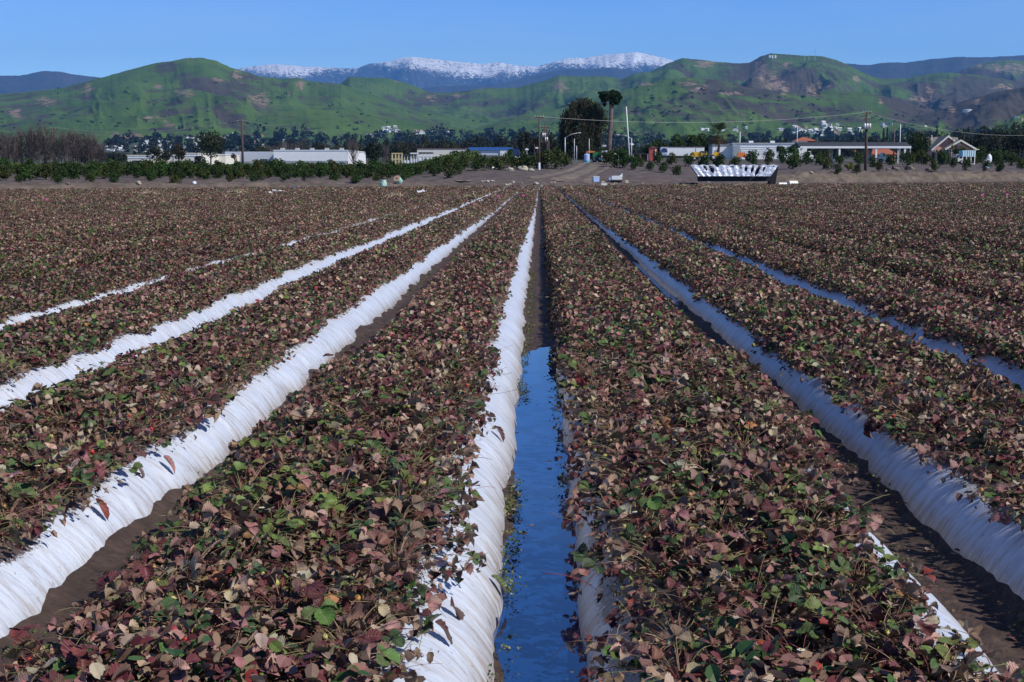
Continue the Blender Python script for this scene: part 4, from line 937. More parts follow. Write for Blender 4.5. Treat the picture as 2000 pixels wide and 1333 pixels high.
# the tree line in the middle distance
TLAB = {'r': ('dark rounded tree in the long tree line between the warehouses and the hills', 'rounded trees of the far tree line'),
        'c': ('pointed dark conifer rising from the far tree line', 'conifers of the far tree line'),
        'b': ('leafless pale tree in the far tree line behind the white warehouse', 'leafless trees of the far tree line')}
prot = [tree('tree', (0, 0, -90), 10, 7.5, TLAB['r'][0], group=TLAB['r'][1], col=c_, n=620, leaf=.75, seed=120 + i, th=.05, lobes=9) for i, c_ in enumerate(((.022, .032, .020), (.030, .040, .022), (.038, .044, .024), (.028, .030, .024), (.045, .052, .020)))]
pc = conifer('conifer', (0, 0, -90), 11, 5, TLAB['c'][0], TLAB['c'][1], n=420, leaf=.8); pb = bare_tree('bare_tree', (0, 0, -90), 10, 6.5, TLAB['b'][0], TLAB['b'][1], seed=44, m='palebark', n=45)
allp = prot + [pc, pb]; usedp = set()
def put(o, x, y, h, w, lab, grp):
    z = drop(x, y); base = {id(pc): (11, 5), id(pb): (10, 6.5)}.get(id(o), (10, 7.5)); s3 = (w / base[1], w / base[1], h / base[0])
    if id(o) not in usedp: usedp.add(id(o)); o.location = (x, y, z - .3); o.scale = s3; o['label'] = lab; o['group'] = grp; return o
    return copy_tree(o, (x, y, z - .3), random.uniform(0, 6.3), s3, lab, grp)
q = random.Random(21); nt_ = 0
for px in np.arange(205, 2010, 11.5):
    for dep in (0, 1):
        if (1085 < px < 1180 or px < 500) and dep: continue
        Y = (560 if dep == 0 else 760) + q.uniform(-50, 90); X_ = px + q.uniform(-5, 5)
        yt = np.interp(X_, [205, 300, 480, 600, 700, 830, 950, 1040, 1200, 1300, 1500, 1620, 1760, 2000], [292, 283, 284, 272, 272, 270, 266, 268, 282, 280, 274, 268, 262, 250])
        yt = yt + (5 if dep == 0 else -1) + q.uniform(-5, 7)
        if 200 < X_ < 500: yt += 12 - 14 * (q.random() < .15)
        x = xat(X_, Y); h = max(4, zat(yt, Y) - drop(x, Y)); k = q.random()
        if 520 < X_ < 600 and dep == 0: put(pb, x, Y, h, 6, *TLAB['b'])
        elif k < .14: put(pc, x, Y, h * 1.15, 4.5, *TLAB['c'])
        else: put(prot[q.randrange(5)], x, Y, h, q.uniform(6, 10), *TLAB['r'])
        nt_ += 1
print('treeline', nt_, 'citrus', ncit)
# a farther wood that reads as one mass, and scrub dotted over the slopes
g = G(); q = np.random.default_rng(77)
for i in range(520):
    px = q.uniform(470, 2050) if i % 6 else q.uniform(200, 480); py = q.uniform(272, 300) if px > 500 else q.uniform(280, 302)
    if 1150 < px < 1500: py = q.uniform(280, 300)
    p = hit(px, py)
    if p is None or p.y < 650: continue
    r_ = q.uniform(3, 6.5) * p.y / 1200; crown(g, (p.x, p.y, p.z + r_ * .9), (r_, r_, r_ * q.uniform(.8, 1.5)), 60, r_ * .5, np.array([.024, .032, .024]) * q.uniform(.7, 1.5), i, lobes=4)
tag(g.obj('far_woodland', M['foliage']), kind='stuff')
g = G()
for i in range(620):
    px = q.uniform(0, 2000); py = q.uniform(150, 268)
    if i % 3 == 0: px = q.uniform(1150, 1900); py = q.uniform(180, 235)
    if fbm(px * .01, py * .03, 99, 2) < -.1: continue
    p = hit(px, py)
    if p is None: continue
    r_ = q.uniform(2.5, 6.5) * (1.5 if q.uniform() < .1 else 1); crown(g, (p.x, p.y, p.z + r_ * .4), (r_ * 1.3, r_, r_ * .7), 24, r_ * .6, np.array([.016, .026, .018]) * q.uniform(.8, 1.4), i, lobes=3)
tag(g.obj('hillside_scrub', M['foliage']), kind='stuff')
p = hit(372, 121.5)
if p: bare_tree('bare_tree', (p.x, p.y, p.z), 17, 15, 'lone leafless tree on top of the left green hill', seed=77, m='bark', n=60)
# ================================================================ BUILDINGS, VEHICLES, POLES AND THE REST
def frame(px0, px1, Y, rz=0):
    x0, x1 = xat(px0, Y), xat(px1, Y); return (x0 + x1) / 2, x1 - x0
def col_of(c): return np.array(c, float)
def B(c, d, **k): return G().box(c, d, **k)
def building(px0, px1, ytop, Y, depth, label, wall='white', name='warehouse', roof=None, group=None, cat='warehouse'):
    cx_, w = frame(px0, px1, Y); z = gz(cx_, Y) - .4; h = zat(ytop, Y) - z
    root = empty(name, (cx_, Y, z), label, cat, group)
    B((0, depth / 2, h / 2), (w, depth, h)).obj('wall', M[wall], root)
    rf = G(); rf.box((0, depth / 2, h + .12), (w + .3, depth + .3, .24)); rf.obj('roof', M[roof or 'grey'], root)
    return root, w, h
# long white warehouse: white right block, set-back left block painted grey for shade
M['whgrey'] = mat('grey_white_wall', (.50, .54, .60), .8, .05, .2); M['band'] = mat('grey_band', (.30, .34, .36), .8, .05, 1)
r_, w, h = building(535, 680, 294.5, 440, 45, 'long white warehouse with a grey band low on its bright windowless front', 'white', roof='white')
B((0, -.06, 1.35), (w + .1, .12, .7)).obj('wall_band', M['band'], r_)
for i in range(5): G().box((-w / 2 + w * (i + .5) / 5, 3, h + .5), (1.2, 1.2, .7)).obj('roof_vent', M['grey'], r_)
cx_, w2 = frame(440, 535, 447); wl_ = B((cx_ - r_.location.x, 7 + 18, (h - .2) / 2), (w2, 36, h - .2)); o = wl_.obj('shaded_left_wall', M['whgrey'], r_)
B((cx_ - r_.location.x, 6.9, 1.3), (w2, .12, .7)).obj('wall_band', M['band'], r_); B((cx_ - r_.location.x + 4.5, 6.85, 1.2), (2.2, .2, 2.2)).obj('door', M['glass'], r_)
for a_, b_, yt, lab in ((250, 300, 304.5, 'low cream warehouse end with a green hedge before it, left of the rounded dark tree'), (333, 388, 300.5, 'low cream warehouse with dark loading doors between the dark trees')):
    r_, w, h = building(a_, b_, yt, 400, 26, lab, 'cream', roof='cream')
    for i in range(2): B((-w * .2 + i * w * .42, -.06, .95), (w * .22, .14, 1.5)).obj('loading_door', M['glass'], r_)
    B((0, -.08, h - .5), (w, .1, .35)).obj('cornice', M['white'], r_)
cx_, w = frame(300, 336, 412); r_, w, h = building(298, 335, 303, 412, 20, 'cream warehouse middle block half hidden by the rounded dark tree', 'cream', roof='cream'); B((0, -.06, 1), (w * .5, .14, 1.2)).obj('loading_door', M['glass'], r_)
cx_, w = frame(385, 441, 425); r_, w, h = building(385, 441, 303, 425, 20, 'off-white low building behind the broad see-through tree', 'cream', roof='white', name='building', cat='building'); B((-4, -.06, 1.2), (5, .14, 1.6)).obj('door', M['glass'], r_)
M['brownroof'] = mat('brown_coping', (.15, .06, .045), .8, .1, 1)
r_, w, h = building(815, 911, 291.5, 430, 30, 'cream warehouse with a thin brown roof edge behind the clipped round tree', 'cream', roof='brownroof'); B((0, -.05, h * .45), (w, .08, .25)).obj('wall_band', M['white'], r_)
M['blueband'] = mat('blue_cladding', (.035, .13, .42), .5, .08, 1); M['navy'] = mat('navy_wall', (.015, .03, .12), .6, .1, 1)
cx_, w = frame(916, 998, 400); z = gz(cx_, 400) - .4; h = zat(288, 400) - z; r_ = empty('warehouse', (cx_, 400, z), 'large grey-white warehouse topped by a bright blue band', 'warehouse')
B((-w * .13, 15, (h - .8) / 2), (w * .74, 30, h - .8)).obj('wall', M['whgrey'], r_); B((w * .37, 14.7, (h - .8) / 2), (w * .26, 30, h - .8)).obj('wall', M['white'], r_)
G().box((0, 14.9, h - .4), (w + .3, 30.6, .8)).obj('blue_band', M['blueband'], r_); B((-w * .1, -.1, h * .3), (w * .5, .2, .25)).obj('canopy', M['grey'], r_)
cx2, w2 = frame(998, 1014, 396); B((cx2 - cx_, 12, (h - .5) / 2), (w2, 28, h - .5)).obj('side_wall', M['navy'], r_)
# open timber frame, long sheds
M['yellowframe'] = mat('pale_timber', (.62, .50, .26), .8, .15, 1)
cx_, w = frame(766, 785, 330); z = gz(cx_, 330); h = zat(300, 330) - z; r_ = empty('timber_frame', (cx_, 330, z), 'pale yellow open timber frame left of the low white sheds', 'timber frame'); g = G()
for i in range(4): g.box((-w / 2 + w * i / 3, 0, h / 2), (.16, .16, h)); 
for zz in (h, h * .62): g.box((0, 0, zz), (w + .2, .3, .22))
g.obj('frame', M['yellowframe'], r_); g = G()
for i in range(4): g.box((-w / 2 + w * i / 3, 1.4, h / 2), (.16, .16, h))
g.box((0, 1.4, h), (w + .2, .2, .22)); g.obj('rear_frame', M['yellowframe'], r_)
for a_, b_, yt, lab in ((784, 803, 303, 'low white shed right beside the pale timber frame'), (803, 819, 300, 'middle low white shed with a flat pale roof left of the brown-edged warehouse'), (819, 843, 299, 'low white shed with a dark roof in front of the brown-edged warehouse')):
    cx_, w = frame(a_, b_, 335); z = gz(cx_, 335); h = zat(yt, 335) - z; r_ = empty('shed', (cx_, 335, z), lab, 'shed'); B((0, 2, h * .3), (w, 4, h * .6)).obj('wall', M['white'], r_); G().box((0, 2, h), (w + .3, 4.6, .3)).obj('roof', M['roofdark' if b_ != 819 else 'white'], r_)
    g = G(); [g.box((-w / 2 + .1 + i * (w - .2) / 3, -.1, h / 2), (.12, .12, h)) for i in range(4)]; g.obj('posts', M['white'], r_)
# two produce trailers with printed sides
M['mural'] = mat('printed_side', (.72, .74, .66), .6, .0, 2.2, col2=(.16, .30, .06))
for a_, b_, lab in ((919, 937, 'white box trailer with a green printed picture on its side, behind the citrus'), (938, 950, 'shorter white box trailer with a green print next to the larger one')):
    Y = 232; cx_, w = frame(a_, b_, Y); z = gz(cx_, Y); h = zat(303.5, Y) - z; r_ = empty('box_trailer', (cx_, Y, z), lab, 'trailer')
    B((0, 1, h * .58), (w, 2, h * .8)).obj('box', M['white'], r_); B((w * .05, -.02, h * .6), (w * .8, .03, h * .55)).obj('printed_panel', M['mural'], r_)
    for sx in (-.3, .3): G().cyl((w * sx, -.1, .28), (w * sx, .12, .28), .28, n=12).obj('wheel', M['dark'], r_, True)
# semi trailer
Y = 262; cx_, w = frame(1290, 1375, Y); z = gz(cx_, Y); h = zat(288, Y) - z; r_ = empty('semi_trailer', (cx_, Y, z), 'long white semi trailer with a round emblem on its grey-blue end panel', 'semi trailer')
zb = zat(311, Y) - z; zb = max(zb, .7)
M['panel'] = mat('blue_grey_panel', (.42, .50, .62), .5, .05, 1)
B((w * .08, 1.2, (h + zb) / 2), (w * .84, 2.4, h - zb)).obj('box', M['white'], r_); B((-w * .42, 1.15, (h + zb) / 2), (w * .16 - .02, 2.5, h - zb)).obj('end_panel', M['panel'], r_)
B((0, 1.2, h + .05), (w + .05, 2.55, .08)).obj('top_rail', M['brownroof'], r_)
g = G(); R0 = w * .055
for i in range(16):
    a_ = i * math.pi / 15; g.box((-w * .42 + math.cos(a_) * R0, -.13, (h + zb) / 2 + math.sin(a_) * R0 * 1.1), (.09, .04, .28), ry=math.pi / 2 - a_)
g.box((-w * .42, -.13, (h + zb) / 2 - .02), (R0 * 1.2, .04, .22)); g.box((-w * .42, -.13, (h + zb) / 2 + .22), (R0 * .8, .04, .12)); g.box((-w * .42, -.13, (h + zb) / 2 - .6), (R0 * 2, .04, .08)); g.obj('emblem', M['navy'], r_)
for sx in (.24, .34): G().cyl((w * sx, 0, .45), (w * sx, .3, .45), .45, n=14).obj('wheel', M['dark'], r_, True)
B((-w * .28, .6, .35), (.15, .15, .8)).obj('landing_leg', M['grey'], r_)
# white sheds right of the palm
r_, w, h = building(1391, 1427, 284.5, 300, 8, 'plain white block building behind the shaggy fan palm', 'white', name='building', roof='grey', cat='building'); B((-w * .3, -.05, h * .4), (w * .12, .1, h * .6)).obj('door', M['band'], r_)
r_, w, h = building(1430, 1562, 281.8, 298, 14, 'long white corrugated shed with a grey roof edge left of the carport', 'white', name='shed', roof='grey', cat='shed')
B((-w * .44, -.06, h * .55), (w * .1, .1, h * .7)).obj('grey_wall_panel', M['band'], r_)
for i in range(4): B((0, -.03, h * (.42 + .13 * i)), (w * .98, .05, .05)).obj('siding_seam', M['whgrey'], r_)
for i, sx in enumerate((-.2, .12)): B((w * sx, 3, h + .45), (.9, .9, .5)).obj('roof_vent', M['white'], r_)
# low dark open shed roof between the tall trunk and trailer
Y = 225; cx_, w = frame(1205, 1282, Y); z = gz(cx_, Y); h = zat(301, Y) - z; r_ = empty('open_shed', (cx_, Y, z), 'low open shed with a thin dark flat roof right of the tall bare trunk', 'open shed')
G().box((0, 2, h), (w, 4, .14)).obj('roof', M['roofdark'], r_); g = G()
[G().box((-w / 2 + .2 + i * (w - .4) / 5, .05, h / 2), (.1, .1, h)).obj('post', M['whgrey'], r_) for i in range(6)]
B((0, 3.9, h / 2), (w, .1, h)).obj('back_wall', M['brownroof'], r_)
cx_, w = frame(1268, 1283, 222); z = gz(cx_, 222); o = empty('red_shed', (cx_, 222, z), 'narrow red shed with a white post at the end of the low open shed', 'shed'); B((0, 1, 1.0), (w, 2, 2.0)).obj('wall', mat('red_wall', (.42, .08, .07), .8), o); B((w * .3, -.1, .9), (.16, .12, 1.9)).obj('post', M['white'], o); G().prism([(-w / 2 - .1, 2.0), (w / 2 + .1, 2.0), (0, 2.35)], -.1, 2.1).obj('roof', M['brownroof'], o)
# carport
Y = 248; cx_, w = frame(1562, 1777, Y); z = gz(cx_, Y); he = zat(287.5, Y) - z; ht = zat(277.5, Y) - z; r_ = empty('carport', (cx_, Y, z), 'long open carport with a dark sloped roof, white fascia and white posts', 'carport')
G().prism([(-.15, he + .1), (3.5, ht), (7.2, he + .1), (7.2, he - .05), (-.15, he - .05)], -w / 2 - .2, w / 2 + .1, axis='x').obj('roof', M['roofdark'], r_)
B((0, -.2, he - .07), (w + .1, .08, .36)).obj('fascia', M['white'], r_)
for px in (1566, 1638.5, 1710, 1766, 1776): G().box((xat(px, Y) - cx_, 0, he / 2 - .1), (.30 if px < 1770 else .18, .3, he + .2)).obj('post', M['white'], r_)
for px in (1570, 1640, 1712, 1772): G().box((xat(px, Y) - cx_, 6.8, he / 2 - .1), (.25, .25, he + .2)).obj('post', M['whgrey'], r_)
M['tile'] = mat('red_tile_roof', (.33, .10, .055), .8, .15, 3)
Y = 285; cx_, w = frame(1700, 1752, Y); z = gz(cx_, Y); zt = zat(291, Y) - z; ze = zat(302, Y) - z; r_ = empty('house', (cx_, Y, z), 'low house with a hipped red tile roof seen through the carport', 'house'); B((0, 3, ze / 2), (w * .9, 5, ze)).obj('wall', M['pink'], r_); g = G()
g.add([(-w / 2, -.4, ze), (w / 2, -.4, ze), (w / 2, 6.4, ze), (-w / 2, 6.4, ze), (-w * .3, 3, zt), (w * .3, 3, zt)], [[0, 1, 5, 4], [2, 3, 4, 5], [1, 2, 5, -1], [3, 0, 4, -1], [0, 3, 2, 1]]); g.obj('roof', M['tile'], r_)
for sx in (-.25, .15): B((w * sx, .45, ze * .5), (.9, .1, .9)).obj('window', M['glass'], r_)
cx_, w = frame(1552, 1575, 300); z = gz(cx_, 300); zt = zat(268, 300) - z; ze = zat(276, 300) - z; r_ = empty('house', (cx_, 300, z), 'small building with a pinkish hipped roof rising behind the left end of the carport', 'house'); B((0, 2, ze / 2), (w, 4, ze)).obj('wall', M['cream'], r_)
g = G(); g.add([(-w * .62, -.4, ze), (w * 1.3, -.4, ze), (w * 1.3, 4.4, ze), (-w * .62, 4.4, ze), (w * .25, 2, zt), (w * .5, 2, zt)], [[0, 1, 5, 4], [2, 3, 4, 5], [1, 2, 5, -1], [3, 0, 4, -1], [0, 3, 2, 1]]); g.obj('roof', M['tile'], r_); B((0, -.05, ze * .6), (.8, .1, .8)).obj('window', M['glass'], r_)
# salmon house: two front gables before a grey cross roof
Y = 285; cx_, w = frame(1820, 1905, Y); z = gz(cx_, Y) - .3; K = Y / F; r_ = empty('house', (cx_, Y, z), 'salmon pink house with two overlapping white-edged front gables and grey shingle roof', 'house')
px2 = lambda p: xat(p, Y) - cx_
def zz(y): return zat(y, Y) - z
def gable(pl, pa, pr, yl, ya, yr, yf, yb, ov):
    xl, xa, xr = px2(pl), px2(pa), px2(pr); a_, b_, c_ = zz(yl), zz(ya), zz(yr)
    G().prism([(xl + .25, -.1), (xr - .25, -.1), (xr - .25, c_ - .12), (xa, b_ - .25), (xl + .25, a_ - .12)], yf, yb).obj('wall', M['pink'], r_)
    g = G(); th = .14
    for (x0, z0, x1, z1) in ((xl, a_, xa, b_), (xa, b_, xr, c_)): g.prism([(x0, z0), (x1, z1), (x1, z1 + th), (x0, z0 + th)], yf - ov, yb)
    g.obj('roof', M['shingle'], r_); g = G()
    for (x0, z0, x1, z1) in ((xl, a_, xa, b_), (xa, b_, xr, c_)): g.prism([(x0, z0 - .22), (x1, z1 - .22), (x1, z1 + .17), (x0, z0 + .17)], yf - ov - .08, yf - ov - .005)
    g.obj('bargeboard', M['cream'], r_)
gable(1816, 1848, 1882, 294, 267, 292, 0, 9, .7)
gable(1836, 1866, 1897, 293, 275.5, 293, -2.2, 2, .8)
g = G(); x0, x1 = px2(1820), px2(1884); g.prism([(2.2, zz(292)), (5.6, zz(267.5)), (9.0, zz(292))], x0, x1, axis='x'); g.obj('cross_roof', M['shingle'], r_)
B((px2(1894), .5, zz(293)), (2.2, 5, .16)).obj('porch_roof', M['cream'], r_); B((px2(1893), 2, zz(300)), (2.0, 3, 2.3)).obj('wall', M['pink'], r_)
f_ = B((px2(1866), -2.26, zz(283)), (.6, .08, .35)).obj('attic_window', M['cream'], r_)
for p0, p1 in ((1822, 1828), (1842, 1850), (1868, 1878)):
    wf = B((px2((p0 + p1) / 2), -.08 if p0 < 1840 else -2.28, zz(298)), (px2(p1) - px2(p0) + .25, .1, .95)).obj('window', M['cream'], r_); B((px2((p0 + p1) / 2), -.14 if p0 < 1840 else -2.34, zz(298)), (px2(p1) - px2(p0), .06, .72)).obj('pane', M['glass'], wf)
G().cyl((px2(1828), 4, zz(275)), (px2(1828), 4, zz(264)), .10).obj('vent_pipe', M['cream'], r_)

# ---------------------------------------------------------------- vehicles
def wheels(root, xs_, y0, r=.36, m='dark'):
    for x_ in xs_:
        wv = G().cyl((x_, y0, r), (x_, y0 + .22, r), r, n=14).obj('wheel', M[m], root, True); G().cyl((x_, y0 - .012, r), (x_, y0 + .03, r), r * .5, n=10).obj('rim', M['grey'], wv, True)
def truck(px0, px1, Y, label, body='white', box=None, flip=False, name='pickup_truck', cat='pickup truck', L=None):
    cx_, w = frame(px0, px1, Y); z = gz(cx_, Y); r_ = empty(name, (cx_, Y, z), label, cat); f = -1 if flip else 1; H = 1.75
    P = [(-w / 2, .45), (w / 2, .45), (w / 2, .95), (w * .12, 1.0), (w * .08, H * .98), (-w * .18, H), (-w * .28, 1.1), (-w / 2, 1.0)]
    G().prism([(a_ * f, b_) for a_, b_ in P], 0, 1.8).obj('body', M[body], r_); Q = [(-w * .23, 1.1), (w * .04, 1.1), (w * .03, 1.6), (-w * .165, 1.6)]
    G().prism([(a_ * f, b_) for a_, b_ in Q], -.02, 1.82).obj('window', M['glass'], r_); wheels(r_, (-w * .32, w * .32), -.03)
    B((-w / 2 * f, .35, .75), (.05, .3, .16)).obj('headlight', M['cream'], r_); B((-w / 2 * f, .9, .52), (.1, 1.8, .14)).obj('bumper', M['grey'], r_)
    return r_
truck(1525, 1546, 236, 'white pickup truck parked facing left, just left of the carport')
truck(1862, 1880, 250, 'white pickup truck in front of the salmon house beside the pale blue tank box')
truck(1717, 1736, 255, 'white car parked under the right part of the carport', name='parked_car', cat='car')
truck(1570, 1588, 262, 'white van partly seen under the left bay of the carport', name='van', cat='van', flip=True)
M['carblue'] = mat('dark_car_paint', (.02, .035, .06), .3, .05)
x0 = at(174, 326, 150); Y = 150; cx_, w = frame(160, 190, Y); r_ = empty('pickup_truck', (cx_, Y, gz(cx_, Y) + .25), 'dark blue pickup truck among the citrus at the far left', 'pickup truck'); w = 4.6 * .36
G().prism([(-w / 2, .2), (w / 2, .2), (w / 2, .45), (w * .15, .5), (w * .02, .8), (-w * .2, .8), (-w * .26, .52), (-w / 2, .5)], 0, .9).obj('body', M['carblue'], r_); G().prism([(-w * .2, .52), (w * .1, .52), (0, .74), (-w * .17, .74)], -.02, .92).obj('window', M['glass'], r_); wheels(r_, (-w * .3, w * .3), -.03, .17)
# yellow loader, second loader, orange tractor, green tractor
M['yellow'] = mat('yellow_paint', (.75, .42, .02), .45, .08); M['orange'] = mat('orange_paint', (.72, .20, .04), .5, .1); M['greenp'] = mat('green_paint', (.02, .16, .045), .45, .1)
def tractor(px0, px1, Y, label, paint, cab=True, name='tractor', flip=False, top=None, yb=None):
    cx_, w = frame(px0, px1, Y); z = gz(cx_, Y); r_ = empty(name, (cx_, Y, z), label, name.split('_')[-1]); f = -1 if flip else 1; H = 2.4 if top is None else zat(top, Y) - z
    G().prism([(a_ * f, b_) for a_, b_ in ((-w / 2, .7), (w * .1, .7), (w * .1, 1.5), (-w * .42, 1.45), (-w / 2, 1.2))], .3, 1.2).obj('bonnet', M[paint], r_)
    B((w * .25 * f, .75, .9), (w * .36, 1.3, .6)).obj('chassis', M[paint], r_)
    if cab:
        c_ = B((w * .25 * f, .75, H * .7), (w * .30, 1.2, H * .45)).obj('cab', M['glass'], r_)
        for sx in (-.5, .5):
            for sy in (.14, 1.36): G().box((w * .25 * f + sx * w * .31, sy, H * .7), (.1, .1, H * .46)).obj('cab_post', M[paint], r_)
        B((w * .25 * f, .75, H * .94), (w * .38, 1.45, .12)).obj('cab_roof', M[paint if paint != 'yellow' else 'dark'], r_)
    G().cyl((-w * .25 * f, .35, 1.4), (-w * .25 * f, .35, 2.05), .05).obj('exhaust', M['dark'], r_)
    wheels(r_, (w * .3 * f,), -.12, .52); wheels(r_, (-w * .33 * f,), .0, .36); return r_
tractor(1350, 1383, 240, 'yellow wheel loader with a dark cab in front of the white semi trailer', 'yellow', name='wheel_loader', top=295)
tractor(1389, 1404, 242, 'second yellow loader with a white engine cover right of the yellow wheel loader', 'yellow', cab=False, name='wheel_loader', flip=True)
tractor(1440, 1466, 243, 'orange tractor with big tan-rimmed wheels before the long white shed', 'orange', cab=False, flip=False)
tractor(1158, 1176, 205, 'green tractor with a green canopy at the top of the dirt road', 'greenp', top=300)
# blue and white sprayer tank, white vans, light blue box, dark tanks
def tank(px, ytop, wpx, Y, label, m1, m2=None, name='water_tank', cat='tank', base=None):
    x = xat(px, Y); z = gz(x, Y) - .05 if base is None else base; r_ = empty(name, (x, Y, z), label, cat); w = wpx / F * Y / 2; h = zat(ytop, Y) - z
    G().tube([(0, 0, h * .25), (0, 0, h * .92), (0, 0, h)], [w, w, w * .55], 18).obj('tank_body', M[m1], r_, False); G().tube([(0, 0, 0), (0, 0, h * .25)], [w * 1.05, w * 1.05], 18).obj('tank_base', M[m2 or m1], r_)
    G().cyl((0, 0, h), (0, 0, h + .08), w * .3).obj('lid', M['grey'], r_); return r_
M['paleblue'] = mat('pale_blue_plastic', (.38, .50, .78), .45, .08); M['cyan'] = mat('cyan_plastic', (.06, .36, .48), .45, .08); M['teal'] = mat('faded_teal', (.28, .52, .46), .6, .12, 4, col2=(.50, .62, .52)); M['lightcyan'] = mat('light_cyan_panel', (.52, .78, .84), .6, .08, 1)
tank(1146, 301, 11, 205, 'tall pale blue tank on a cyan base beside the green tractor', 'paleblue', 'cyan')
tank(1824, 297, 10, 246, 'black round water tank on a stand at the left of the salmon house', 'dark', 'grey')
tank(1838, 294, 12, 248, 'larger black tank directly right of the one on a stand', 'dark')
tank(1852, 298, 10, 247, 'black tank nearest the white pickup before the salmon house', 'dark')
Y = 203; cx_, w = frame(1175, 1187, Y); z = gz(cx_, Y); r_ = empty('van', (cx_, Y, z), 'white van end-on between the green tractor and the citrus', 'van'); G().prism([(-w / 2, .3), (w / 2, .3), (w / 2, 1.3), (w * .36, 1.75), (-w * .36, 1.75), (-w / 2, 1.3)], 0, 2.2).obj('body', M['white'], r_); B((0, -.03, 1.3), (w * .7, .05, .45)).obj('windscreen', M['glass'], r_); [G().cyl((s * w * .4, .05, .22), (s * w * .4, .3, .22), .22).obj('wheel', M['dark'], r_) for s in (-1, 1)]
Y = 247; cx_, w = frame(1878, 1904, Y); z = gz(cx_, Y); zt = zat(294.5, Y) - z; r_ = empty('box_trailer', (cx_, Y, z), 'light cyan ribbed box on a white trailer frame before the salmon house', 'trailer'); zb = zt - 1.05
B((0, 1, (zt + zb) / 2), (w, 2, zt - zb)).obj('box', M['lightcyan'], r_); [G().box((-w / 2 + w * (i + .5) / 6, -.04, (zt + zb) / 2), (.06, .06, zt - zb)).obj('rib', M['white'], r_) for i in range(6)]
[G().box((sx * w / 2, 0, zb / 2), (.12, .12, zb)).obj('frame_leg', M['white'], r_) for sx in (-.9, -.35, .35, .9)]; B((0, -.02, .12), (w, .12, .1)).obj('frame_rail', M['white'], r_)
for i, (px, wpx, yt, Y, lab) in enumerate(((1931, 10, 302, 236, 'white rounded camper shell at the edge of the citrus right of the salmon house'), (1926, 9, 311, 228, 'small white and cyan cart below the rounded camper shell'), (928 - 915 + 1003, 12, 313, 200, 'yellow and white crate stack left of the tall double pole'), (1010, 14, 306, 206, 'pile of white and orange sacks behind the citrus left of the tall pole'), (1043, 7, 310, 206, 'orange and white box among the citrus left of the tall pole'), (1200, 10, 300, 215, 'cream round-topped tank beside the foot of the tall bare trunk'))):
    x = xat(px, Y); z = gz(x, Y); h = max(zat(yt, Y) - z, .5); w = wpx / F * Y
    nm, ct = [('camper_shell', 'camper'), ('cart', 'cart'), ('crate_stack', 'crates'), ('sack_pile', 'sacks'), ('storage_box', 'box'), ('round_tank', 'tank')][i]; r_ = empty(nm, (x, Y, z), lab, ct)
    if i in (0, 5): G().blob((0, 0, h * .6), (w / 2, w / 2, h * .42), i, .05).obj('shell', M['cream' if i else 'white'], r_, True); B((0, 0, h * .12), (w * .8, w * .8, h * .24)).obj('base', M['grey'], r_)
    elif i == 3:
        g = G(); [g.blob((random.uniform(-w / 2, w / 2), random.uniform(-.3, .3), h * random.uniform(.3, .85)), (.28, .25, .2), j, .2, 6) for j in range(10)]; g.obj('sacks', M['white'], r_, True); g = G(); [g.blob((random.uniform(0, w / 2), -.3, h * random.uniform(.3, .5)), (.22, .2, .16), j, .2, 6) for j in range(4)]; g.obj('orange_sacks', M['orange'], r_, True)
    else:
        B((0, 0, h * .3), (w, .8, h * .56)).obj('lower_box', M[['white', 'lightcyan', 'yellow', '', 'white'][i]], r_); B((w * .08, 0, h * .8), (w * .8, .7, h * .4)).obj('upper_box', M[['white', 'white', 'white', '', 'orange'][i]], r_)
# low roofs behind the citrus near the pole cluster
for a_, b_, yt, c_, lab in ((1076, 1104, 302, 'orange', 'low rusty orange roof left of the street lamp'), (1063, 1080, 302.5, 'greenp', 'low flat green roof behind the pole cluster'), (1145, 1163, 296.5, 'orange', 'small rusty roof frame above the pale blue tank')):
    Y = 225; cx_, w = frame(a_, b_, Y); z = gz(cx_, Y); h = zat(yt, Y) - z; r_ = empty('lean_to', (cx_, Y, z), lab, 'shelter'); G().prism([(-w / 2, h - .15), (w / 2, h - .15), (w / 2, h), (0, h + .12), (-w / 2, h - .02)], 0, 2).obj('roof', M[c_], r_); [G().box((s * w * .46, .1, h / 2), (.1, .1, h)).obj('post', M['whgrey'], r_) for s in (-1, 1)]
cx_, w = frame(1178, 1188, 250); z = gz(cx_, 250); zt = zat(283, 250) - z; r_ = empty('sign_board', (cx_ - .2, 250, z), 'small blank pale board on posts left of the tall bare trunk', 'sign'); B((0, 0, zt - .2), (w + .2, .06, .32)).obj('board', M['whgrey'], r_); [G().cyl((s * .4, 0, 0), (s * .4, 0, zt - .2), .03).obj('post', M['grey'], r_) for s in (-1, 1)]

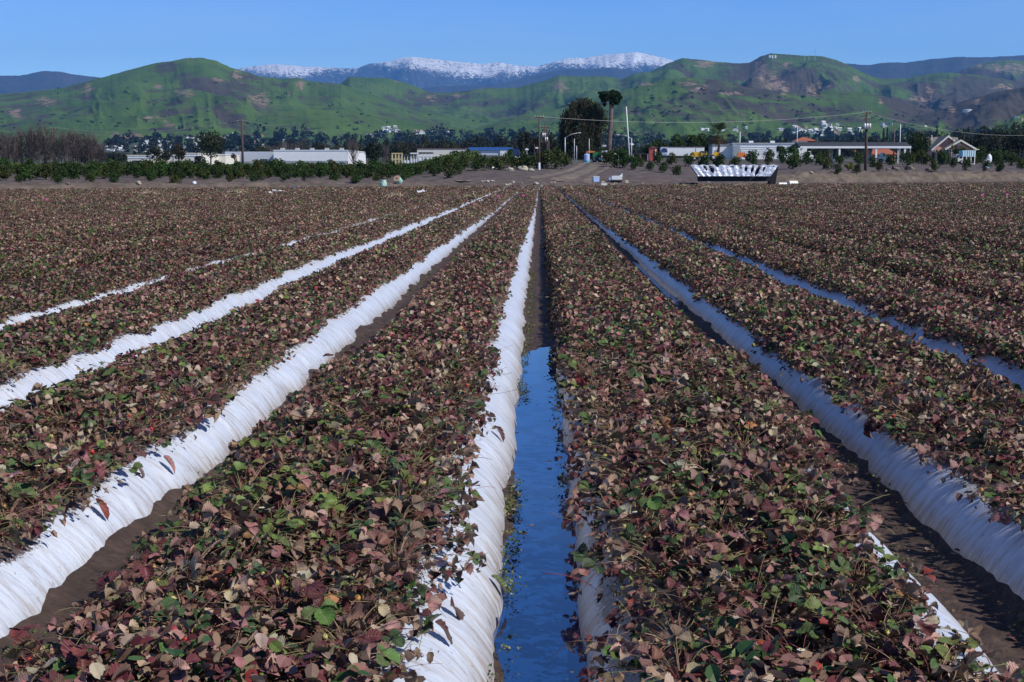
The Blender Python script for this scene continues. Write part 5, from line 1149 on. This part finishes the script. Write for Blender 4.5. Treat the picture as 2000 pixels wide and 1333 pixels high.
# ---------------------------------------------------------------- poles, lamps, wires
def pole(px, ytop, Y, label, ybase=None, r=.16, m='wood', arms=(), cans=0, name='utility_pole', cat='utility pole', lean=0, paint=None):
    x = xat(px, Y); z = gz(x, Y) - .3 if ybase is None else zat(ybase, Y); h = zat(ytop, Y) - z; r_ = empty(name, (x, Y, z), label, cat)
    G().tube([(0, 0, 0), (lean * .5, 0, h * .5), (lean, 0, h)], [r, r * .85, r * .68], 10).obj('shaft', M[m], r_, True)
    if paint: G().cyl((0, 0, .2), (lean * paint, 0, h * paint), r * 1.06, r * 1.0, n=10).obj('painted_foot', M['white'], r_)
    for (dz, L) in arms:
        a_ = G().box((lean, -.02, h - dz), (L, .12, .13)).obj('crossarm', M['wood'], r_); n_i = 4
        for i in range(n_i): G().cyl((lean - L * .45 + L * .9 * i / (n_i - 1), 0, h - dz + .06), (lean - L * .45 + L * .9 * i / (n_i - 1), 0, h - dz + .26), .045, .03, 6).obj('insulator', M['whgrey'], a_)
    for i in range(cans): G().cyl((-.3 + .32 * i, -.3, h - 2.15), (-.3 + .32 * i, -.3, h - 1.45), .15, n=10).obj('transformer', M['galv'], r_, True)
    return r_, h
PL = []
def rec(o, h): PL.append((o.location.x, o.location.y, o.location.z + h))
o, h = pole(109, 248, 300, 'thin wooden utility pole with one crossarm standing before the left grove of bare trees', arms=((.4, 2.2),), r=.2, paint=None); p109 = (o.location.x, 300, o.location.z + h)
o, h = pole(474.5, 234, 255, 'dark wooden utility pole with one crossarm before the long white warehouse', r=.24, arms=((.35, 1.6),)); p475 = (o.location.x, 255, o.location.z + h)
o, h = pole(1053, 228, 172, 'tall wooden pole with a white-painted foot at the edge of the dirt road', r=.14, arms=((.12, 1.1),), paint=.17); p1053 = (o.location.x, 172, o.location.z + h)
for i, (px, yt, L, dz) in enumerate(((1063.5, 243, 1.9, ((.5, 1.6), (1.7, 1.8), (3, 1.2))), (1068, 252, 1, ((.6, 1.3),)), (1071.5, 275, 1, ()))):
    pole(px, yt, 240 + i * 8, ['brown pole carrying three crossarms in the cluster right of the tall white-footed pole', 'brown pole with a single crossarm in the middle of the pole cluster', 'short dark pole at the right of the pole cluster'][i], r=.17, arms=dz, cans=2 if i < 2 else 0)
o, h = pole(1690, 220, 186, 'tall wooden pole with two crossarms and grey transformers in front of the carport', r=.20, arms=((.1, 1.1), (.85, .9)), cans=3); p1690 = (o.location.x, 186, o.location.z + h)
g = G().cyl((.02, -.1, 0), (-.25, -.05, h * .38), .06, n=6); o2 = g.obj('brace', M['wood'], o)
pole(1744.5, 248, 262, 'bare grey wooden pole standing behind the right part of the carport', r=.14, m='palebark')
pole(1555.5, 246, 290, 'slim white pole rising behind the left end of the carport', r=.09, m='galv', name='metal_pole', cat='pole')
pole(1859, 266, 240, 'thin brown pole directly in front of the salmon house gables', r=.07, name='wooden_post', cat='pole')
pole(1444, 258, 420, 'white pole below the hillside house above the long white shed', r=.14, m='white', name='metal_pole', cat='pole')
pole(1756, 243, 420, 'short white pole far behind the carport right end', r=.12, m='white', name='metal_pole', cat='pole')
pole(1230.5, 209, 205, 'tall leaning white pole right of the tall bare trunk', r=.09, m='white', name='leaning_pole', cat='pole', lean=-.62)
for px, yt, lab in ((1121.5, 271, 'slim pale pole right of the taller street lamp'), (1150.5, 271, 'slim pale pole in front of the weeping tree'), (1126, 285, 'short brown post between the street lamp and the pale blue tank'), (1043.5, 281, 'short thin pole left of the tall white-footed pole'), (1049, 286, 'small grey signal post just left of the tall white-footed pole'), (1029, 289, 'short dark post carrying a small pale box, left of the pole cluster')):
    o, h = pole(px, yt, 215, lab, r=.06, m='galv' if 'pale' in lab else 'wood', name='post', cat='pole')
    if 'box' in lab or 'signal' in lab: B((0, -.05, h - .25), (.5, .12, .22)).obj('fixture', M['white'], o)
def lamp(px, ytop, Y, d, label):
    x = xat(px, Y); z = gz(x, Y) - .1; h = zat(ytop, Y) - z; r_ = empty('street_lamp', (x, Y, z), label, 'street lamp'); K = Y / F
    G().tube([(0, 0, 0), (0, 0, h)], [.085, .06], 8).obj('post', M['galv'], r_, True); e_ = (d * 25 * K, 0, h + 9 * K if d > 0 else h + 7 * K)
    G().tube([(0, 0, h - .02), (d * 12 * K, 0, h + 6 * K), e_], [.05, .04, .035], 6).obj('arm', M['galv'], r_, True); G().blob((e_[0] + d * .15, 0, e_[2] - .02), (.32, .13, .08), 1, .02, 6).obj('lamp_head', M['galv'], r_, True)
lamp(1103.5, 269, 222, 1, 'galvanised street lamp whose arm points right before the weeping tree')
lamp(1233, 271, 222, -1, 'galvanised street lamp whose arm points left toward the tall bare trunk')
def wire(p0, p1, sag, label, r=.022, group='overhead wires'):
    p0, p1 = np.array(p0), np.array(p1); t = np.linspace(0, 1, 24)[:, None]; P = p0 + (p1 - p0) * t; P[:, 2] -= sag * 4 * (t * (1 - t))[:, 0]; r = r * .7
    tag(G().tube(P, r, 4, cap=False).obj('power_wire', M['wire']), label, 'power wire', group)
pl = at(-60, 256, 330); wire(pl, p109, .6, 'overhead wire running from the left frame edge to the pole before the bare grove', .035)
wire(p109, p475, 1.6, 'overhead wire between the pole by the bare grove and the pole by the white warehouse', .035)
wire(p475, p1053, 2.2, 'long overhead wire between the warehouse pole and the tall white-footed pole', .03)
wire(p1053, p1690, 1.0, 'long overhead wire between the white-footed pole and the pole with transformers', .026)
pr_ = at(2060, 262, 200); wire(p1690, pr_, 1.2, 'overhead wire running right from the transformer pole past the salmon house', .02)

# ---------------------------------------------------------------- torn tarp tunnel and the litter along the bank
Y = 158; K = Y / F; x0, x1 = xat(1349, Y), xat(1521, Y); zb = zat(351, Y); ztp = zat(322.5, Y); W_ = x1 - x0; cx_ = (x0 + x1) / 2
zg = gz(cx_, Y); r_ = empty('tarp_shelter', (cx_, Y, zg), 'long low shelter of torn silver plastic over black cloth at the field edge', 'tarp shelter')
M['silver'] = mat('silver_sheeting', (.50, .54, .64), .28, .2, 3, .05, 5, stretch=(3, 3, .5), metal=.15); M['blackcloth'] = mat('black_cloth', (.012, .013, .02), .9, .2, 4)
za, zm, zt_ = zat(352.5, Y) - zg - .1, zat(344.5, Y) - zg, ztp - zg
nxx, nzz = 150, 26; q_ = np.linspace(0, 1, nxx); v_ = np.linspace(0, 1, nzz); Q, V_ = np.meshgrid(q_, v_, indexing='ij')
xl = -W_ / 2 + np.interp(V_, [0, 1], [.85, .0]); xr = W_ / 2 - np.interp(V_, [0, 1], [.9, .0]); XX = xl + (xr - xl) * Q
YY = .35 * V_ + .025 * np.sin(Q * 80 + V_ * 2) * (1 - V_ * .4) + .05 * fbm(Q * 26, V_ * 5, 3, 3); ZZ = zm + (zt_ - zm + .05 * np.sin(Q * 55)) * V_
HO = [(.15, .7, .020, .26), (.225, .62, .031, .36), (.30, .93, .028, .12), (.38, .98, .022, .05), (.475, .82, .026, .08), (.50, .98, .018, .06), (.575, .74, .014, .11), (.565, .96, .026, .06), (.64, .70, .022, .27), (.72, .62, .020, .38), (.79, .55, .026, .55), (.86, .66, .016, .26), (.905, .9, .009, .07), (.955, .85, .012, .09), (.94, .35, .010, .07)]
wob = .35 * fbm(Q * 60, V_ * 5, 12, 3); hole = np.zeros_like(Q, bool)
for a_, b_, c_, d_ in HO: hole |= ((Q - a_) / c_) ** 2 + ((V_ - b_) / d_) ** 2 < 1 + wob
V3 = np.stack([XX, YY, ZZ], -1).reshape(-1, 3); f_ = [[i * nzz + j, (i + 1) * nzz + j, (i + 1) * nzz + j + 1, i * nzz + j + 1] for i in range(nxx - 1) for j in range(nzz - 1) if not (hole[i, j] and hole[i + 1, j + 1])]
V3b = V3 + [0, .03, 0]
g = G(); g.add(V3, f_); g.add(V3b, np.array(f_)[:, ::-1]); g.obj('silver_sheet', M['silver'], r_, True)
G().prism([(-W_ / 2 + .9, za), (W_ / 2 - .8, za), (W_ / 2 - .9, zm), (W_ / 2 - .1, zt_ * .9), (-W_ / 2 + .2, zt_ * .86), (-W_ / 2 + .9, zm)], .48, 1.5).obj('black_cloth', M['blackcloth'], r_)
B((.1, .40, (za + zm) / 2), (W_ - 1.7, .16, zm - za + .05)).obj('lower_cloth', M['blackcloth'], r_)
G().blob((-W_ / 2 - .1, .9, .22), (1.3, .6, .34), 4, .25).obj('cloth_heap', M['blackcloth'], r_, True); G().prism([(W_ / 2 - 1.15, 0), (W_ / 2 - .3, 0), (W_ / 2 + .05, zt_), (W_ / 2 - .35, zt_)], .5, 1.5).obj('end_flap', M['blackcloth'], r_)
def roll(px0, px1, yt, yb, Y, label, m1='white', m2='cream', name='plastic_roll', cat='roll', ry=0):
    cx_, w = frame(px0, px1, Y); z = zat(yb, Y); r = (zat(yt, Y) - z) / 2; z = gz(cx_, Y); r_ = empty(name, (cx_, Y, z), label, cat); G().cyl((-w / 2, 0, r), (w / 2, .25, r), r, r, 18).obj('roll_body', M[m1], r_, False); G().cyl((-w / 2 - .02, 0, r), (-w / 2 + .03, 0, r), r * .82, n=14).obj('end_cap', M[m2], r_)
M['ivory'] = mat('ivory_plastic', (.74, .76, .66), .5, .06)
roll(1521, 1537, 341, 351, 160, 'smaller white plastic roll right of the torn silver shelter', 'white', 'cream')
roll(1541, 1558, 337, 349.5, 164, 'larger ivory plastic roll, right of the smaller white one', 'ivory', 'cream')
def crate(px0, px1, yt, yb, Y, label, m='paleblue', name='bin', cat='bin', lid=None, rz=.2):
    cx_, w = frame(px0, px1, Y); h = zat(yt, Y) - zat(yb, Y); z = gz(cx_, Y); r_ = empty(name, (cx_, Y, z), label, cat, rz=rz); G().prism([(-w * .46, 0), (w * .46, 0), (w / 2, h * .9), (-w / 2, h * .9)], -w * .4, w * .4).obj('bin_body', M[m], r_)
    B((0, 0, h * .94), (w * 1.04, w * .86, h * .1)).obj('rim', M[lid or m], r_); return r_
crate(1158, 1170, 343, 353.5, 156, 'pale blue plastic bin left of the small white box', 'paleblue', lid='white')
crate(1174, 1184, 349.5, 356, 153, 'small white box between the pale blue bin and the cardboard box', 'white', lid='cream', name='box', cat='box', rz=0)
M['card'] = mat('cardboard', (.48, .33, .22), .9, .1)
crate(1192, 1200, 348.5, 354, 153, 'small cardboard box on a dark stand right of the small white box', 'card', name='cardboard_box', cat='box')
cx_, w = frame(1189, 1216, 158); z = gz(cx_, 158); h = .75; r_ = empty('cart', (cx_, 158, z), 'white flat cart with open sides lying behind the cardboard box', 'cart'); B((.15, .3, .5), (w * .75, .7, .42)).obj('tray', M['white'], r_); B((-w * .38, .3, .38), (w * .2, .6, .3)).obj('front_box', M['paleblue'], r_); G().prism([(w * .2, .6), (w * .5, .6), (w * .5, 1.0)], 0, .6).obj('raised_flap', M['white'], r_); B((0, .3, .16), (w, .7, .1)).obj('frame', M['dark'], r_)
def drum(px, yt, yb, wpx, Y, label, tilt=0):
    x = xat(px, Y); h = zat(yt, Y) - zat(yb, Y); z = gz(x, Y); r_ = empty('drum', (x, Y, z), label, 'drum'); w = wpx / F * Y / 2
    if tilt:
        d = np.array([-.35, -.75, .55]); d /= np.linalg.norm(d); c0 = np.array([.05, .3, h * .40]); G().tube([c0 - d * h * .32, c0, c0 + d * h * .38], [w, w, w], 18).obj('drum_body', M['teal'], r_); e_ = G().cyl(c0 + d * h * .38, c0 + d * h * .40, w * .96, n=18).obj('end_face', M['card'], r_); G().cyl(c0 + d * h * .40, c0 + d * h * .41, w * .28, n=10).obj('hole', M['dark'], e_)
    else: G().tube([(0, 0, 0), (0, 0, h * .72), (0, 0, h * .76), (0, 0, h)], [w, w, w * .82, w * .8], 18).obj('drum_body', M['teal'], r_); G().cyl((0, 0, h), (0, 0, h + .03), w * .7, n=14).obj('lid', M['lightcyan'], r_)
drum(748.5, 345.5, 362, 14, 136, 'upright faded teal drum standing at the field edge')
drum(776, 339, 356, 14, 139, 'tilted teal drum showing its round tan end, right of the upright drum', 1)
crate(571, 583, 356.5, 364, 129, 'small blue crate on the bank left of the teal drums', 'blueband', name='crate', cat='crate', rz=.4)
x, Y = xat(729.5, 140), 140; o = empty('red_post', (x, Y, gz(x, Y)), 'short rusty red post standing left of the teal drums', 'post'); B((0, 0, .4), (.12, .1, .85)).obj('shaft', M['brownroof'], o); B((0, 0, .84), (.16, .14, .05)).obj('cap', M['brownroof'], o)
def heap(px, py, wpx, hpx, Y, label, m, name, cat, group=None, seed=0, amp=.35):
    x = xat(px, Y); w = wpx / F * Y / 2; h = hpx / F * Y; z = gz(x, Y) if Y > 140 + .8 * x else .30
    o = G().blob((0, 0, h * .3), (w, w * .8, h * .7), seed, amp, 9, fr=2.2).obj(name, M[m], None, True, loc=(x, Y, z)); tag(o, label, cat, group); return o
def sheet(px, py, wpx, Y, label, m='white', name='plastic_scrap', cat='plastic sheet', group=None, seed=0, z=None, ang=0, hh=.25):
    x = xat(px, Y); w = wpx / F * Y; q = np.linspace(-.5, .5, 14); A1, A2 = np.meshgrid(q, q, indexing='ij'); ragged = 1 + .3 * vn(A1 * 3 + seed, A2 * 3, seed); X_ = A1 * w * ragged; Y_ = A2 * w * .9 * ragged
    Z_ = hh * np.abs(fbm(A1 * 4 + seed, A2 * 4, seed + 4, 3)) + .02; P = np.stack([X_, Y_, Z_], -1).reshape(-1, 3); f = [[i * 14 + j, (i + 1) * 14 + j, (i + 1) * 14 + j + 1, i * 14 + j + 1] for i in range(13) for j in range(13)]
    g = G(); g.add(P, f); g.add(P - [0, 0, .015], np.array(f)[:, ::-1]); zz_ = (gz(x, Y) if Y > float(edge(x)) else .30) if z is None else z
    o = g.obj(name, M[m], None, True, loc=(x, Y, zz_), rz=ang); tag(o, label, cat, group); return o
M['straw'] = mat('dry_straw', (.40, .33, .22), .95, .3, 6, .05, 20); M['flagpink'] = mat('pink_plastic', (.85, .12, .40), .5, .05); M['slab'] = mat('concrete_slab', (.36, .33, .26), .9, .2, 2, .03); M['whitetarp'] = mat('white_sheeting', (.70, .72, .76), .5, .1, 2)
for i, (px, py, w_, h_, lab) in enumerate(((461, 377, 30, 9, 'pale dry straw heap lying on the left part of the field'), (290, 379, 26, 5, 'flat pale straw heap at the left of the field'), (822, 367, 14, 4, 'small tan straw heap near the field edge left of centre'), (769, 384, 22, 5, 'tan straw heap in the plants below the teal drums'), (907, 368, 14, 3, 'small flat straw heap left of the vanishing furrows'), (1108, 370, 18, 4, 'yellowish straw heap just right of the vanishing furrows'), (1382, 369, 24, 6, 'reddish-tan straw heap below the torn silver shelter'), (1332, 364, 18, 3, 'pale greenish straw heap left of the torn shelter'), (1448, 363, 30, 4, 'long pale straw streak below the torn silver shelter'), (1762, 361, 16, 4, 'pale straw heap at the field edge on the right'), (908 + 10, 388, 22, 8, 'upright dry grass tuft among the plants left of centre'))):
    p = at(px, py, 100); Y = 1.3 * F / (py - 338); x = xat(px, Y)
    g = G(); q = np.random.default_rng(i + 60); n_ = 160; K = Y / F
    P = np.stack([q.normal(0, w_ * K * .26, n_), q.normal(0, w_ * K * .3, n_), np.abs(q.normal(0, h_ * K * .40, n_))], -1); D = q.normal(0, 1, (n_, 3)) * [1, 1, .35]; D /= np.linalg.norm(D, axis=1)[:, None]; L = .22 + .1 * q.uniform(0, 1, (n_, 1)); s_ = np.cross(D, [0, 0, 1.]) * .035
    g.add(np.stack([P - D * L, P - s_, P + D * L, P + s_ + [0, 0, .02]], 1).reshape(-1, 3), np.arange(4 * n_).reshape(-1, 4)); g.blob((0, 0, .02), (w_ * K * .42, w_ * K * .42, h_ * K * .42), i, .4, 7, fr=2.5)
    tag(g.obj('straw_heap', M['straw'], None, False, loc=(x, Y, .36)), lab, 'straw heap', 'straw heaps on the field')
sheet(543, 374, 22, 1.3 * F / 36, 'crumpled white plastic sheet on the left part of the field', 'whitetarp', seed=3, hh=.3); sheet(528, 378, 8, 1.3 * F / 40, 'tiny white plastic scrap just left of the crumpled sheet', 'whitetarp', seed=4)
sheet(822, 374, 18, 1.3 * F / 37, 'white plastic scrap below the teal drums', 'whitetarp', seed=5); sheet(940, 394, 10, 1.3 * F / 56, 'small white scrap at the end of the long white strip', 'whitetarp', seed=6)
heap(379, 361, 9, 6, 128, 'small white bag on the bank at the left', 'whitetarp', 'bag', 'bag', seed=2, amp=.1)
heap(262 // 2 + 0, 356, 10, 5, 121, 'small brown boulder on the left bank', 'slab', 'boulder', 'rock', seed=9)
sheet(956, 353, 20, 148, 'flat white sheet on the headland left of the dirt road', 'whitetarp', seed=8, hh=.12); sheet(900, 352, 34, 146, 'grey flat plastic sheet lying on the headland', 'slab', seed=11, hh=.06)
for i, (px, py, w_, Yh, lab) in enumerate(((1021, 336, 20, 168, 'pale angular concrete slab heap left of the white-footed pole'), (1037, 337, 13, 167, 'smaller pale slab right of the big slab heap'), (996, 341, 16, 165, 'flat pale slab left of the slab heap'), (1748, 345, 18, 199, 'rounded tan earth boulder in the right bank'), (1776, 345, 19, 202, 'second rounded tan earth boulder in the right bank'), (1735, 340, 12, 198, 'small tan earth clod left of the boulders in the right bank'), (1815, 345, 14, 204, 'tan clod of earth right of the two bank boulders'), (132, 352, 9, 119, 'small brown rock on the left slope'))):
    heap(px, py, w_, w_ * .42, Yh, lab, 'slab' if i < 3 else 'dirt', 'slab' if i < 3 else 'boulder', 'slab' if i < 3 else 'rock', None, i + 20, .4)
pA, pB = at(961, 341.5, 168), at(982, 331, 172); zA, zB = gz(pA.x, 168), gz(pB.x, 172); g = G().tube([(pA.x, 168, zA + .1), ((pA.x * .3 + pB.x * .7), 171, max(zB, zA) + .45), (pB.x, 172, zB + .5)], [.1, .1, .09], 6); tag(g.obj('bent_pipe', M['white']), 'bent white pipe rising over the slope left of the slab heap', 'pipe')
q = np.random.default_rng(91)
for i in range(26):
    px = q.uniform(820, 1250) if i < 14 else q.uniform(60, 1950); Y = float(edge(xat(px, 150))) + q.uniform(1.5, 7); x = xat(px, Y); Y = float(edge(x)) + q.uniform(1.5, 7)
    s_ = q.uniform(.10, .26); tag(G().blob((0, 0, s_ * .4), (s_, s_, s_ * .7), i, .35, 6).obj('stone', M['slab'], None, False, loc=(x, Y, gz(x, Y))), 'small pale stone or clod scattered on the headland beyond the field', 'stone', 'stones on the headland')
for px, py, c_, lab in ((87, 392, 'flagpink', 'small pink marker flag at the far left of the field'), (971, 385, 'flagpink', 'small pink marker flag left of the middle channel'), (1020, 384, 'flagpink', 'small pink marker flag nearest the middle channel'), (1918, 382, 'flagpink', 'small red-pink marker flag on the right part of the field'), (1967, 381, 'flagpink', 'small pink marker flag at the far right of the field')):
    Y = 1.25 * F / (py - 338); x = xat(px, Y); o = empty('marker_flag', (x, Y, .3), lab, 'flag', 'marker flags'); G().cyl((0, 0, -.2), (0, 0, .2), .008, n=5).obj('stake', M['grey'], o); g = G(); g.box((.06, 0, .15), (.13, .02, .10)); g.obj('flag', M[c_], o)
def dead_shrub(x, Y, i):
    r_ = empty('dead_shrub', (x, Y, gz(x, Y)), 'small dark leafless shrub on the earth bank at the field edge', 'shrub', 'leafless shrubs on the bank'); q = random.Random(i); h = q.uniform(.3, .55)
    G().tube([(0, 0, -.1), (.02, 0, h * .5), (q.uniform(-.08, .08), 0, h)], [.018, .012, .006], 5).obj('stem', M['bark'], r_); g = G()
    for j in range(12):
        a_ = q.uniform(0, 6.3); b_ = np.array([0, 0, h * q.uniform(.1, .8)]); g.tube([b_, b_ + [math.cos(a_) * .16, math.sin(a_) * .16, q.uniform(.02, .2)]], [.009, .004], 3, cap=False)
    g.obj('twigs', M['bark'], r_)
for i, px in enumerate((283, 354, 408, 474, 563, 625, 1597, 1785, 1838)):   # thin dark saplings and weeds on the bank
    x = xat(px, 150); Y = float(edge(x)) + 4; Y = float(edge(xat(px, Y))) + 4; x = xat(px, Y); dead_shrub(x, Y, i)

# ---------------------------------------------------------------- houses of the town on the lower slopes
def hhouse(seed, w, d, h, wall, roofc, lab, grp):
    root = empty('hillside_house', (0, 0, -200), lab, 'house', grp); q = random.Random(seed)
    G().prism([(-w / 2, -6), (w / 2, -6), (w / 2, h), (0, h + h * .38), (-w / 2, h)], -d / 2, d / 2, axis='y' if seed % 2 else 'x').obj('wall', M[wall], root)
    g = G(); o_ = .5
    a_, b_ = (w, d)
    for s in (-1, 1): g.prism([(s * (a_ / 2 + o_), h - .3), (0, h * 1.38 + .15), (0, h * 1.38 + .45), (s * (a_ / 2 + o_), h)], -b_ / 2 - o_, b_ / 2 + o_, axis='y' if seed % 2 else 'x')
    g.obj('roof', M[roofc], root)
    for i in range(3): G().box((-w / 2 + w * (i + .5) / 3, -(d if seed % 2 else w) / 2 - .1, h * .55), (w * .12, .15, h * .35)).obj('window', M['glass'], root)
    return root
M['hw'] = mat('pale_house_wall', (.74, .74, .73), .8, .05); M['hroof'] = mat('pale_grey_roof', (.40, .41, .44), .8, .1); M['htile'] = mat('faded_tile_roof', (.36, .20, .15), .8, .1); M['hpeach'] = mat('peach_wall', (.55, .38, .28), .8, .05)
HL = 'small pale house of the hillside town seen far across the valley'; HG = 'houses of the hillside town'
hp = [hhouse(1, 13, 9, 4.2, 'hw', 'hroof', HL, HG), hhouse(2, 11, 10, 5.5, 'hw', 'hw', HL, HG), hhouse(3, 15, 8, 4, 'hw', 'htile', HL, HG), hhouse(4, 9, 9, 5, 'hpeach', 'htile', HL, HG), hhouse(5, 17, 8, 3.6, 'hroof', 'hw', HL, HG)]
usedh = set(); q = random.Random(3); nh = 0
areas = [(205, 255, 280, 296, 20), (262, 335, 274, 299, 30), (355, 400, 266, 294, 20), (425, 520, 264, 293, 24), (548, 560, 275, 280, 1), (720, 742, 257, 268, 5), (748, 800, 250, 263, 10), (810, 845, 258, 264, 6), (848, 880, 263, 268, 4), (1205, 1250, 284, 290, 5), (1370, 1384, 251, 257, 2), (1400, 1460, 250, 257, 5), (1546, 1600, 251, 262, 18), (1600, 1640, 243, 266, 22), (1655, 1680, 256, 266, 5), (1716, 1740, 240, 262, 3), (1800, 1812, 247, 250, 1), (1980, 2000, 226, 236, 2), (1518, 1530, 253, 257, 2)]
for a_, b_, c_, d_, n_ in areas:
    for i in range(int(n_ * 1.25)):
        p = hit(q.uniform(a_, b_), q.uniform(c_, d_))
        if p is None or p.y < 700: continue
        k = q.choice([0, 0, 1, 1, 2, 3, 4]); s_ = q.uniform(4.5, 10.5) * p.y / F / 13
        if k not in usedh: usedh.add(k); o = hp[k]; o.location = (p.x, p.y, p.z + 1); o.scale = (s_,) * 3; o.rotation_euler[2] = q.uniform(-.5, .5)
        else: copy_tree(hp[k], (p.x, p.y, p.z + 1), q.uniform(-.6, .6), s_)
        nh += 1
print('houses', nh)
# hill tops: tanks, masts
for px, wpx, lab in ((1503, 3.8, 'leftmost round white tank on top of the rocky right hill'), (1508, 3.8, 'middle round white tank on top of the rocky right hill'), (1514, 4.2, 'rightmost round white tank on top of the rocky right hill')):
    p = hit(px, 113.5)
    if p is None: continue
    K = p.y / F; r_ = empty('storage_tank', (p.x, p.y, p.z), lab, 'tank'); w = wpx * K / 2; hh_ = max(zat(109.3, p.y) - p.z, 5); G().tube([(0, 0, -3), (0, 0, hh_ * .85), (0, 0, hh_)], [w, w, w * .3], 14).obj('tank_body', M['white'], r_); G().cyl((0, 0, hh_), (0, 0, hh_ + 1), w * .1, n=8).obj('vent', M['grey'], r_)
for px, yt, lab in ((1592, 93, 'tall antenna mast on the crest of the rocky right hill'), (1580, 106, 'short antenna mast just left of the tall one on the hill crest'), (1571, 107, 'thin short antenna mast left of the others on the hill crest')):
    p = hit(px, 118.5)
    if p is None: continue
    hh_ = zat(yt, p.y) - p.z; r_ = empty('antenna_mast', (p.x, p.y, p.z - 2), lab, 'antenna mast'); G().tube([(0, 0, 0), (0, 0, hh_ * .55), (0, 0, hh_)], [1.7, 1.0, .45], 5).obj('mast', M['grey'], r_); [G().box((0, 0, hh_ * t), (4.5, 1, 1.4)).obj('antenna', M['grey'], r_) for t in (.35, .5)]
p = hit(1887, 219)
if p: K = p.y / F; r_ = empty('storage_tank', (p.x, p.y - 9 * K, p.z + .5 * K), 'wide low white tank on the scrubby slope at the right', 'tank'); G().tube([(0, 0, -2.5 * K), (0, 0, 3.5 * K), (0, 0, 4.3 * K)], [9 * K, 9 * K, 2 * K], 24).obj('tank_body', M['white'], r_); G().cyl((0, 0, 4.2 * K), (0, 0, 4.6 * K), .6 * K).obj('vent', M['grey'], r_)
# ---------------------------------------------------------------- weeds and litter by the near furrows
g = G(); q = np.random.default_rng(17)
for i in range(420):
    j = q.choice([0, 0, 0, -1, -1, 1]); side = -1 if (j == 0 and q.uniform() < .8) else q.choice([-1, 1]); y = q.uniform(4, 24); x = j * S + side * q.uniform(.10, .165)
    if vn(y * 1.3 + j * 9, side * 3., 8) < -.15: continue
    n_ = 26; P = np.array([x, y, .015]) + q.normal(0, 1, (n_, 3)) * [.022, .045, .022]; P[:, 2] = np.abs(P[:, 2] - .01) + .004; P[:, 0] = np.where(np.abs(P[:, 0] - j * S) > .18, x, P[:, 0])
    scatter_leaves(g, P, q.uniform(.008, .019, n_), q.uniform(0, 6.3, n_), q.normal(.3, .6, n_), q.normal(0, .6, n_), np.array([.07, .10, .03])[None] * q.uniform(.5, 1.6, (n_, 1)) + (q.uniform(0, 1, (n_, 1)) < .2) * np.array([.12, .08, .04]), 1)
tag(g.obj('furrow_weeds', M['stem']), kind='stuff')
# single wilted leaves lying on the bright plastic
LF = [(188, 998, -2, 'curled dark red leaf lying alone on the broad white plastic at lower left'), (262, 925, -2, 'pale pink leaf folded on the white plastic at the left edge of the foliage'), (320, 912, -2, 'small pinkish leaf lying high on the broad white plastic'), (880, 1205, -1, 'dark curled leaf on the white plastic left of the channel'), (850, 1245, -1, 'long dark withered leaf low on the white plastic left of the channel'), (905, 890, -1, 'round green leaf hanging over the white plastic left of the channel'), (960, 1150, -1, 'single folded green leaf near the foot of the white plastic'), (640, 830 - 115, -2, 'pink leaf lying on the upper white plastic strip'), (968, 850, -1, 'small dark leaf high on the white plastic beside the channel')]
for i, (px, py, k, lab) in enumerate(LF):
    d = (at(px, py, 10) - Vector((0, 0, CAMZ))); best = None
    for t in np.linspace(.3, 4, 3000):
        X_, Y_, Z_ = d.x * t, d.y * t, CAMZ + d.z * t
        u_ = X_ - (k + .5) * S
        if abs(u_) < .67 and Z_ <= bed_z(np.array([u_]), .672)[0] + .004: best = (X_, Y_, Z_ + .004); break
    if not best: continue
    q = np.random.default_rng(i + 400); c_ = [(.16, .03, .025), (.40, .22, .19), (.33, .15, .15), (.09, .03, .035), (.07, .03, .03), (.06, .13, .04), (.08, .13, .05), (.35, .18, .17), (.08, .03, .04)][i]
    P, f, uv = leaflet(.075, .05, .3, 1.0 + .6 * q.uniform(), .5, seed=i); P = P @ rotm(-.9 + q.normal(0, .5), -.15, .2).T; P[:, 2] += .0
    sl = -.75; P[:, 2] += P[:, 0] * sl * 1.1; P[:, 2] -= P[:, 2].mean() - .012
    o = G().add(P, f, c_, uv).obj('fallen_leaf', M['leaf'], None, True, True, loc=best); tag(o, lab, 'leaf')
for i in range(len(usedp), 0): pass
# ================================================================ THE AIR
g = G(); x0, x1, y0, y1, z0, z1 = -15000, 15000, -120, 27500, -4, 2300
g.add([(x0, y0, z0), (x1, y0, z0), (x1, y1, z0), (x0, y1, z0), (x0, y0, z1), (x1, y0, z1), (x1, y1, z1), (x0, y1, z1)], [[0, 3, 2, 1], [4, 5, 6, 7], [0, 1, 5, 4], [1, 2, 6, 5], [2, 3, 7, 6], [3, 0, 4, 7]])
mh = bpy.data.materials.new('haze'); mh.use_nodes = True; n = mh.node_tree.nodes
n.remove(n['Principled BSDF']); v = n.new('ShaderNodeVolumePrincipled'); v.inputs['Color'].default_value = (.15, .44, 1, 1); v.inputs['Density'].default_value = 4.1e-5; v.inputs['Anisotropy'].default_value = 0.0
mh.node_tree.links.new(v.outputs[0], n['Material Output'].inputs['Volume'])
tag(g.obj('haze', mh), kind='stuff')
